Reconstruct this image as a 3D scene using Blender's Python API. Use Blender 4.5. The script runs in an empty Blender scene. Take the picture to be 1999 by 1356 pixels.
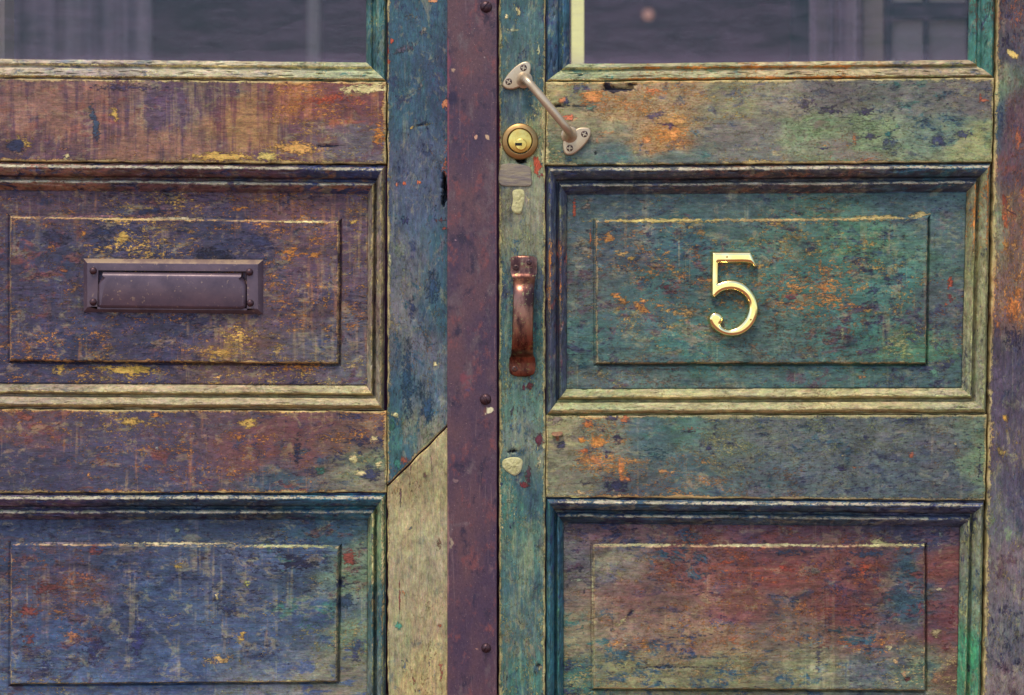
import bpy, bmesh, math
import numpy as np
from mathutils import Vector

# ------------------------------------------------------------------ camera, sky, sun, exposure
S = 0.0005                       # metres per reference unit (the doors are laid out on a half-millimetre grid)
CX, CZ, ZC = 999.5, 678.0, 0.66  # door-plane point the camera faces, and its height above the sill
scene = bpy.context.scene
col = scene.collection
cam_d = bpy.data.cameras.new("camera"); cam = bpy.data.objects.new("camera", cam_d); col.objects.link(cam)
cam.location = (0, -2.0, ZC); cam.rotation_euler = (math.radians(90), 0, 0)
cam_d.sensor_width = 36; cam_d.lens = 72.04; cam_d.clip_start = 0.05; cam_d.clip_end = 200
cam_d.dof.use_dof = True; cam_d.dof.focus_distance = 2.0; cam_d.dof.aperture_fstop = 2.8
scene.camera = cam
SUN_EL, SUN_AZ = 62.0, 206.0     # high, in front of the doors and a little to the left
w = bpy.data.worlds.new("World"); scene.world = w; w.use_nodes = True
wn = w.node_tree; wn.nodes.clear()
sky = wn.nodes.new("ShaderNodeTexSky"); sky.sky_type = 'NISHITA'; sky.sun_disc = False
sky.sun_elevation = math.radians(SUN_EL); sky.sun_rotation = math.radians(SUN_AZ)
bg = wn.nodes.new("ShaderNodeBackground"); bg.inputs[1].default_value = 0.12
wo = wn.nodes.new("ShaderNodeOutputWorld")
wn.links.new(sky.outputs[0], bg.inputs[0]); wn.links.new(bg.outputs[0], wo.inputs[0])
sd = bpy.data.lights.new("sun", 'SUN'); sd.energy = 1.5; sd.angle = math.radians(15); sd.color = (1.0, 0.87, 0.66)
so = bpy.data.objects.new("sun", sd); col.objects.link(so)
el, az = math.radians(SUN_EL), math.radians(SUN_AZ)
to_sun = Vector((math.sin(az) * math.cos(el), math.cos(az) * math.cos(el), math.sin(el)))
so.rotation_euler = to_sun.to_track_quat('Z', 'Y').to_euler(); so.location = to_sun * 6
vs = scene.view_settings
vs.view_transform = 'Standard'; vs.look = 'None'; vs.gamma = 1; vs.use_curve_mapping = False; vs.exposure = 1.0
K = 0.80                         # pigment albedo relative to its picture value

# ------------------------------------------------------------------ small maths
def lin(c, k=K):
    c = np.asarray(c, float) / 255.0
    return np.where(c <= 0.04045, c / 12.92, ((c + 0.055) / 1.055) ** 2.4) * k
def lc(c, k=K): return tuple(float(v) for v in lin(c, k)) + (1.0,)
PAL = dict(nv=(42, 52, 86), dn=(28, 34, 64), bl=(56, 78, 118), lb=(80, 100, 136), tb=(42, 86, 104), tg=(58, 116, 108),
           gr=(84, 134, 100), sg=(122, 146, 108), pg=(172, 174, 118), pl=(92, 66, 78), mr=(122, 68, 66), rd=(158, 74, 56),
           rr=(212, 88, 54), orr=(226, 146, 66), oc=(220, 178, 90), cr=(242, 224, 158), tn=(190, 170, 116), gt=(142, 134, 106),
           gl=(104, 104, 112), br=(118, 84, 70), bk=(20, 20, 38))
PAL['or'] = PAL['orr']
def pc(n): return lin(PAL[n] if isinstance(n, str) else n)
RT = [np.random.default_rng(100 + i).random((256, 256)) for i in range(8)]
def vnoise(x, y, seed=0):
    t = RT[seed % 8]
    xi = np.floor(x).astype(int); yi = np.floor(y).astype(int); fx = x - xi; fy = y - yi
    fx = fx * fx * (3 - 2 * fx); fy = fy * fy * (3 - 2 * fy)
    a = xi + 37 * seed; b = yi + 91 * seed
    g = lambda i, j: t[(b + j) % 256, (a + i) % 256]
    return (g(0, 0) * (1 - fx) + g(1, 0) * fx) * (1 - fy) + (g(0, 1) * (1 - fx) + g(1, 1) * fx) * fy
def fbm(x, y, seed=0, octv=3):
    s = 0; a = 0.5; n = 0
    for i in range(octv):
        s = s + a * vnoise(x * 2 ** i, y * 2 ** i, seed + i); n += a; a *= 0.55
    return s / n
def world(px, py, h):
    return np.stack([(px - CX) * S, -np.asarray(h) * 0.001 + 0 * px, ZC + (CZ - py) * S], -1)
def wv(px, py, h=0.0): return Vector(((px - CX) * S, -h * 0.001, ZC + (CZ - py) * S))
def sstep(a, b, x):
    t = np.clip((x - a) / (b - a), 0, 1); return t * t * (3 - 2 * t)

# ------------------------------------------------------------------ paint plan: pigments and wear, point by point
# (x, y, main paint, second paint, flake/bare colour, second amount, flake amount, dark pits, run-down streaks)
CTRL = {
 'Lrail1': [(60,230,'pl','mr',(190,140,112),.5,.25,.25,.6),(200,215,'pl','mr',(190,132,100),.5,.2,.25,.6),(350,200,(86,72,98),'mr','tn',.4,.15,.3,.6),
   (480,230,'mr','pl','oc',.4,.25,.25,.75),(600,200,(142,80,74),'or','or',.3,.5,.2,.6),(700,210,'mr','rd','or',.4,.4,.2,.4),(700,295,'gl','pl','tn',.5,.35,.2,.3),
   (560,295,'pl','mr','oc',.4,.4,.2,.5),(30,290,'pl','nv','or',.5,.3,.3,.3),(300,280,'pl','nv',(200,140,96),.4,.3,.2,.8),(400,165,'pl','nv','tn',.4,.2,.3,.5)],
 'Lrail2': [(50,835,'pl','mr','or',.5,.35,.3,.1),(250,830,(70,62,92),'pl','oc',.4,.4,.3,.1),(430,830,'pl','gl','or',.4,.3,.3,.2),(600,835,'mr','pl','oc',.4,.3,.3,.1),
   (700,840,'br','nv','or',.5,.4,.4,.1),(50,910,'nv','pl','or',.4,.2,.3,.1),(200,890,(62,66,98),'mr','or',.4,.35,.3,.1),(350,900,(66,62,94),'mr','or',.5,.4,.3,.2),
   (500,880,'mr','nv','or',.5,.4,.3,.2),(600,885,'mr','tb','or',.5,.35,.4,.2),(705,905,'sg','nv','pg',.5,.35,.4,.1),(60,945,'nv','dn','br',.4,.3,.3,0),
   (300,945,(62,72,104),'mr','or',.4,.3,.3,.1),(550,940,'tb','mr','or',.5,.3,.4,.2),(720,948,'gt','tb','pg',.4,.3,.3,.1)],
 'Lpanel1': [(90,395,'pl','nv','or',.5,.3,.3,.3),(300,400,'pl','mr','oc',.4,.4,.45,.2),(550,390,(120,76,76),'nv','or',.4,.4,.4,.3),(80,480,'nv','mr','br',.5,.3,.3,.3),
   (260,455,'nv','pl','oc',.4,.45,.5,.1),(450,465,'nv','dn','or',.4,.3,.4,.2),(600,470,(98,70,82),'gl','or',.4,.4,.35,.5),(600,600,'pl','nv','or',.5,.36,.35,.4),
   (80,600,(58,56,86),'mr','br',.4,.35,.35,.2),(120,670,'nv','pl','or',.4,.35,.35,.1),(330,655,'nv','pl','or',.4,.3,.4,.1),(450,680,'br','pl','oc',.4,.42,.35,.2),
   (600,670,'gl','bl','tn',.5,.3,.3,.5),(250,728,(66,62,90),'pl','oc',.4,.4,.3,.1),(560,735,'pl','nv','oc',.4,.4,.4,.2),(690,740,'gl','pl','tn',.5,.4,.3,.1),
   (695,480,(96,70,90),'gl','oc',.5,.3,.3,.5),(695,640,'gl','pl','or',.5,.35,.4,.3),(20,740,'nv','pl','or',.4,.3,.3,0)],
 'Lpanel2': [(80,1040,'nv','dn','br',.5,.2,.3,0),(400,1040,(44,62,90),'dn','br',.4,.2,.3,0),(650,1045,'tb','br','sg',.5,.3,.4,0),(60,1100,'nv','pl','rd',.5,.4,.3,0),
   (250,1115,'nv','bl','rd',.5,.2,.4,0),(140,1150,'pl','nv','rd',.5,.45,.3,0),(300,1165,'bl','nv','tn',.5,.2,.3,0),(450,1120,(72,82,116),'nv','oc',.4,.22,.4,.1),
   (600,1095,'bl','tg','oc',.4,.25,.5,.1),(480,1245,(72,94,128),'nv','oc',.45,.22,.35,.2),(130,1245,'bl','pl','or',.5,.28,.35,0),(290,1225,'nv','bl','tn',.5,.2,.3,.2),
   (350,1300,(68,88,128),'bl','tn',.5,.2,.2,.2),(100,1310,'lb','nv','tn',.5,.25,.3,.2),(500,1312,(108,118,132),'lb','pg',.5,.3,.2,.2),(600,1205,'bl','tg','pg',.5,.3,.3,.2),
   (640,1330,'gt','lb','pg',.5,.3,.2,0),(690,1110,'sg','br','pg',.5,.3,.4,0),(690,1250,'sg','bl','tn',.5,.4,.2,0),(500,1350,(126,126,128),'lb','pg',.5,.35,.2,0),(100,1350,'lb','pl','tn',.5,.35,.2,0)],
 'Lstile': [(800,40,'tb','nv','gt',.4,.2,.3,.1),(800,200,'tb','nv','gt',.5,.2,.3,.1),(858,170,'nv','tb','mr',.5,.25,.3,0),(800,330,(78,84,110),'nv','br',.4,.3,.3,.1),
   (800,400,(74,84,112),'tb','gt',.4,.2,.3,0),(780,500,'gl','nv','sg',.5,.35,.3,.2),(850,490,'tb','gl','mr',.5,.2,.3,.1),(800,590,(124,116,116),'tb','tn',.45,.35,.3,.2),
   (860,590,'tb','nv','gt',.4,.3,.2,.2),(820,690,'gl','tb','br',.5,.4,.3,.2),(785,770,'tb','nv','gt',.3,.3,.3,.1),(835,770,(84,100,112),'tb','gt',.5,.35,.3,.2),(775,850,'tg','tb','pg',.5,.3,.3,0),(835,860,'gt','tb','sg',.5,.4,.3,.1),(785,910,'tb','tg','rd',.4,.3,.3,0)],
 'Lpatch': [(795,930,(168,148,104),'pg','br',.4,.3,.1,.3),(845,900,(170,158,116),(150,136,106),'tn',.35,.2,.1,.4),(800,1010,(170,158,116),(150,136,106),'tn',.35,.2,.05,.4),(840,1080,(164,156,124),(136,132,120),'tn',.35,.2,.05,.3),
   (790,1150,(172,158,122),(150,146,114),(140,150,118),.4,.15,.05,.3),(830,1200,(180,162,124),'gt','tn',.4,.3,.1,.3),(780,1255,(162,158,118),(126,136,118),'tn',.4,.2,.1,.2),(830,1330,'tn','bl','rd',.3,.3,.1,.2)],
 'Rstile': [(1010,30,'tb','nv','pg',.4,.3,.2,.4),(1040,60,(58,92,104),'nv','sg',.4,.2,.3,.3),(1010,110,(64,94,104),'nv','pg',.4,.3,.3,.4),(1000,200,(64,78,104),'tb','sg',.5,.2,.3,.2),
   (1050,190,'tb','nv','cr',.4,.35,.2,.3),(1052,265,'pg','tb','cr',.5,.5,.3,.2),(985,310,'gt','tb','pg',.4,.4,.2,.1),(990,400,'pl','gt','pg',.5,.3,.2,.2),(1040,400,(158,148,124),'gt','cr',.5,.3,.2,.3),
   (1015,470,'gt','tb','pg',.5,.4,.2,.3),(1000,560,'tb','nv','pg',.5,.4,.3,.4),(1052,560,'nv','tb','sg',.4,.35,.3,.3),(990,650,'tb','tg','pg',.5,.4,.3,.4),(1052,640,'tg','nv','pg',.4,.4,.3,.2),
   (1020,785,(88,124,118),'nv','pg',.4,.4,.3,.4),(1020,860,(118,124,118),'tb','pg',.5,.3,.3,.4),(1020,960,'tb','nv','sg',.4,.3,.3,.3),(990,985,'tg','nv','cr',.4,.4,.3,.2),(1020,1050,(78,116,110),'nv','pg',.4,.3,.3,.5),
   (1020,1150,'tb','tg','pg',.5,.3,.3,.5),(1020,1250,(78,108,114),'gt','pg',.5,.4,.3,.4),(1020,1330,'tg','tb','pg',.5,.4,.3,.4)],
 'Rrail1': [(1080,180,'tn','gt','cr',.4,.4,.2,.1),(1125,185,'gt','bl','or',.5,.3,.3,.1),(1200,205,(196,148,104),'gt','or',.35,.5,.2,0),(1300,200,(186,146,108),'gl','or',.4,.45,.3,0),(1420,205,'gt','gl','oc',.5,.4,.3,.1),
   (1550,205,(140,126,118),'gl','tn',.5,.3,.3,.1),(1650,185,(92,82,100),'nv','gt',.4,.3,.4,.1),(1790,185,'gl','tg','sg',.5,.3,.4,.1),(1895,185,(92,82,102),'nv','tn',.4,.3,.4,0),(1150,248,(156,142,112),'or','gt',.35,.3,.2,0),
   (1300,262,(206,146,88),'bl','or',.35,.5,.35,0),(1200,298,'tb','tg','sg',.5,.25,.2,0),(1340,300,(66,96,106),'tg','gl',.5,.25,.2,.1),(1450,262,(122,112,116),'bl','tn',.4,.3,.3,.2),(1570,262,'sg','gt','gr',.5,.4,.2,.1),
   (1700,262,'sg','nv','gr',.4,.4,.4,.1),(1840,255,(94,126,116),'tb','sg',.5,.3,.4,0),(1910,295,'pg','sg','gr',.5,.3,.2,0),(1480,308,'gl','tn','oc',.4,.35,.2,.1),(1640,308,(128,116,116),'sg','or',.5,.4,.3,.1),(1085,295,'sg','tb','cr',.5,.5,.2,0),(1125,290,'tb','tg','sg',.5,.2,.2,0)],
 'Rrail2': [(1085,850,'tn','gt','pg',.5,.3,.15,0),(1090,935,(150,138,112),'tn','pg',.4,.3,.2,0),(1150,840,'gt','pl','or',.4,.45,.4,0),(1175,900,(140,130,112),'tb','or',.4,.6,.45,0),(1212,950,'nv','pl','or',.4,.4,.4,0),
   (1280,865,'tb','tg','gt',.5,.3,.2,0),(1340,845,'tg','nv','sg',.4,.4,.3,0),(1345,925,'tb','gt','or',.5,.4,.3,0),(1420,862,(96,112,112),'nv','pg',.4,.5,.4,0),(1500,850,'gl','tb','sg',.5,.4,.4,0),(1500,930,(64,84,102),'gl','br',.5,.4,.4,0),
   (1650,870,(86,90,106),'tb','sg',.5,.4,.4,.1),(1750,855,'gl','nv','sg',.5,.4,.4,0),(1840,880,(70,66,92),'gl','br',.5,.35,.4,0),(1750,930,(64,80,102),'nv','gl',.5,.3,.4,0),(1850,950,'nv','pl','gl',.4,.25,.4,0),(1910,880,'sg','gr','pg',.5,.4,.4,.2),(1912,950,(118,138,112),'gr','pg',.5,.4,.4,.2)],
 'Rpanel1': [(1150,400,(78,82,100),'gt','tn',.4,.2,.3,0),(1400,398,(86,100,104),'tb','gt',.4,.2,.2,0),(1800,398,(70,88,104),'tb','gl',.4,.2,.3,0),(1200,470,(78,74,94),'tb','or',.5,.35,.4,0),(1350,480,'tb','pl','oc',.5,.35,.4,0),
   (1300,560,(62,96,102),'mr','or',.4,.4,.4,0),(1550,470,(80,116,104),'pl','oc',.4,.4,.4,.1),(1700,470,'gr','tb','oc',.5,.3,.4,.2),(1790,480,(92,130,112),'tg','sg',.5,.25,.3,.2),(1600,560,'tg','br','or',.4,.5,.4,.1),(1750,560,'tg','nv','oc',.4,.35,.4,.1),
   (1140,560,(94,92,100),'pl','gt',.5,.35,.3,0),(1140,690,(66,108,112),'nv','tg',.5,.3,.4,0),(1250,615,(72,90,98),'pl','oc',.5,.35,.3,0),(1350,680,'tg','gt','pg',.5,.35,.3,0),(1500,690,(92,110,104),'tg','br',.5,.4,.3,0),(1650,655,'tg','pl','br',.5,.4,.4,.1),
   (1785,680,'gr','nv','pg',.5,.4,.3,.3),(1850,600,(88,80,96),'nv','rd',.5,.35,.3,.2),(1850,450,(74,86,102),'gl','sg',.5,.2,.3,.3),(1300,735,(96,106,106),'tg','pl',.5,.4,.3,0),(1550,735,(66,96,102),'pl','sg',.5,.3,.3,0),(1800,735,(60,78,98),'nv','sg',.5,.3,.4,0),(1180,742,'gl','pl','tn',.5,.4,.3,0)],
 'Rpanel2': [(1200,1040,(102,74,84),'nv','rd',.5,.3,.4,0),(1500,1040,(92,62,82),'mr','rd',.5,.3,.3,0),(1800,1045,'nv','pl','mr',.5,.3,.4,0),(1130,1100,'gl','pl','tg',.5,.4,.4,.1),(1130,1250,'gt','tg','tn',.5,.3,.3,0),(1130,1330,'tg','nv','pg',.5,.5,.4,0),
   (1195,1100,(138,128,112),'gl','pg',.5,.3,.2,.1),(1350,1095,(124,76,74),'tb','rd',.5,.4,.4,0),(1500,1120,(122,66,60),'pl','rr',.4,.35,.3,0),(1700,1120,(112,62,62),'nv','rd',.4,.4,.4,0),(1785,1110,'tb','mr','rd',.5,.3,.4,0),(1250,1180,(126,92,84),'pl','rd',.4,.3,.2,0),
   (1450,1195,(130,82,76),'mr','or',.5,.3,.3,0),(1650,1180,(122,66,66),'nv','rd',.4,.4,.4,0),(1765,1170,'tb','mr','tg',.5,.3,.4,0),(1230,1240,(146,122,104),'tb','or',.4,.4,.3,0),(1400,1250,(154,124,102),'bl','or',.45,.4,.3,0),(1520,1232,(128,108,98),'tb','or',.5,.35,.3,0),
   (1700,1258,(120,84,76),'tb','or',.5,.4,.4,0),(1230,1310,(146,146,104),'tb','tn',.5,.4,.3,0),(1400,1310,(134,138,100),'tb','tn',.5,.4,.3,0),(1590,1312,(138,140,106),'tb','pg',.5,.3,.2,0),(1710,1310,(88,106,112),'gl','pg',.5,.3,.3,0),(1790,1310,(104,136,116),'pg','cr',.5,.3,.4,0),
   (1850,1100,'mr','pl','rd',.4,.3,.3,.1),(1850,1200,(122,68,76),'pl','rd',.5,.3,.3,0),(1850,1310,'br','pl','tn',.5,.5,.2,0)],
 'Rhinge': [(1975,30,(82,66,74),'nv','rd',.5,.45,.4,.1),(1960,110,(72,62,86),'nv','rd',.5,.3,.4,0),(1952,150,'sg','gt','pg',.5,.4,.2,0),(1952,220,'tb','nv','sg',.5,.2,.3,0),(1988,230,(98,64,74),'pl','rd',.5,.4,.3,.1),(1985,330,'pl','mr','rd',.5,.4,.3,0),(1947,420,'gt','sg','pg',.5,.4,.2,.3),
   (1988,420,'br','rd','or',.5,.5,.3,.1),(1985,600,(134,98,86),'br','or',.4,.5,.3,.1),(1985,690,(64,58,82),'nv','br',.4,.2,.3,0),(1968,770,(78,66,88),'nv','gl',.4,.2,.3,0),(1962,870,(82,72,90),'gt','oc',.4,.3,.2,0),(1988,960,(76,70,92),'nv','gl',.5,.3,.3,.1),
   (1950,1000,'gl','sg','pg',.5,.3,.2,.1),(1970,1100,(122,108,112),'pl','tn',.5,.3,.3,.1),(1975,1250,'gl','nv','tn',.5,.3,.4,.1),(1970,1340,(132,118,116),'pl','tn',.5,.3,.3,.1)],
}
MOULD = {   # side: T top (some shade and highlight painted in), R right, B bottom, L left
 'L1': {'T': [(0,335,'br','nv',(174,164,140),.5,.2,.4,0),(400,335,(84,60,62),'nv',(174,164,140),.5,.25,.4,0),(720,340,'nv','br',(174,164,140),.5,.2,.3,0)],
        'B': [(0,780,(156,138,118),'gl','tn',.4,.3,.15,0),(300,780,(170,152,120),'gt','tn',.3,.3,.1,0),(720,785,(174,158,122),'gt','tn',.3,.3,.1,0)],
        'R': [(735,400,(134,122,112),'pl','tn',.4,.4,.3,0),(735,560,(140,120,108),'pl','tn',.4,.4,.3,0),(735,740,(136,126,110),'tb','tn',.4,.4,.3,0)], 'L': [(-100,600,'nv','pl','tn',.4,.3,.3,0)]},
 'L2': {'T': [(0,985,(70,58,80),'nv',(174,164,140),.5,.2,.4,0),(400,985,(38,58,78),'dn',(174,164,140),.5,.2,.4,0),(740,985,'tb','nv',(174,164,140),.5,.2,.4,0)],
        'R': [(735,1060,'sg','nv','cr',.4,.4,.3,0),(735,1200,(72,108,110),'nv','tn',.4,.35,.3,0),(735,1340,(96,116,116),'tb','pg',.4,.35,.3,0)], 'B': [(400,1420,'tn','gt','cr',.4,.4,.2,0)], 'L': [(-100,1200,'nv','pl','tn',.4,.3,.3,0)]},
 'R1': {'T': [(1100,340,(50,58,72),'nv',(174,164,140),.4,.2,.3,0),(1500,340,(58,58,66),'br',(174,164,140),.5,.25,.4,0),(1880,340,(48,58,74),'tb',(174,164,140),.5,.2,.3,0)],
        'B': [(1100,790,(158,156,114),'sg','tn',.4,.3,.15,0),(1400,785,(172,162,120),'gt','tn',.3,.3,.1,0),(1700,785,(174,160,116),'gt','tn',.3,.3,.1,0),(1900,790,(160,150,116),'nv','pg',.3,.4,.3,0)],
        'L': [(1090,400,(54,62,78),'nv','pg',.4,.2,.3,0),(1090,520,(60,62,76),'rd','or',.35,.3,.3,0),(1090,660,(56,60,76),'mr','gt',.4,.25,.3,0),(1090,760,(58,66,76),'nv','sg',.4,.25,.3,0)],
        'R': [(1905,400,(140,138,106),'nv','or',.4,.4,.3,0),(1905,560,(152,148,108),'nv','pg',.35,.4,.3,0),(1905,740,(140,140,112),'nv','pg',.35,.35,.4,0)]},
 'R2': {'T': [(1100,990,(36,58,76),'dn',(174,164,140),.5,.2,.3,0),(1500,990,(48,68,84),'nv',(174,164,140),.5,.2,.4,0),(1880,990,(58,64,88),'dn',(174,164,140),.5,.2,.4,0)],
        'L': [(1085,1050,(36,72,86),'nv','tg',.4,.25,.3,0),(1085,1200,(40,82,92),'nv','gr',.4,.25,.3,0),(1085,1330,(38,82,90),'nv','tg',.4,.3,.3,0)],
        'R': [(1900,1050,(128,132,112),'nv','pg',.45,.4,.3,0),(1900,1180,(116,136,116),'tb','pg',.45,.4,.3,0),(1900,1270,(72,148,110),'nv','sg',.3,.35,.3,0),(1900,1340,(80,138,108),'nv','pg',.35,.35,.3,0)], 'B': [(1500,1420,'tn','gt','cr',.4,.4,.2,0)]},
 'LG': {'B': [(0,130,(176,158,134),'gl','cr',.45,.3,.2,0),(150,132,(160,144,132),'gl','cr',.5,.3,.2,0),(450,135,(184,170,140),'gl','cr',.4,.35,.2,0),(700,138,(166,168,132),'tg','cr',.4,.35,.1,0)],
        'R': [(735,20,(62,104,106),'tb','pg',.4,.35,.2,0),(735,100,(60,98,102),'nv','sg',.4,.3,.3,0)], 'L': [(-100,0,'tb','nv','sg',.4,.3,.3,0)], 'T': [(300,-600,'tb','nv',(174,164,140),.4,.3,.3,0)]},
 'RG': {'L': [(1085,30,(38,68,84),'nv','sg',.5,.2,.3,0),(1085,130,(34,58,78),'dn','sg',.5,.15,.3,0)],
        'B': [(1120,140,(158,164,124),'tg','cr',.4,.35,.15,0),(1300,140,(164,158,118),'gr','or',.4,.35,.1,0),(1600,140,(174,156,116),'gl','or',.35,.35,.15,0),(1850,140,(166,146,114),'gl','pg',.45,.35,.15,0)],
        'R': [(1915,30,(64,116,108),'nv','br',.4,.35,.3,0),(1915,100,(66,118,108),'tb','pg',.4,.3,.3,0)], 'T': [(1500,-600,'tb','nv',(174,164,140),.4,.3,.3,0)]},
}
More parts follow.
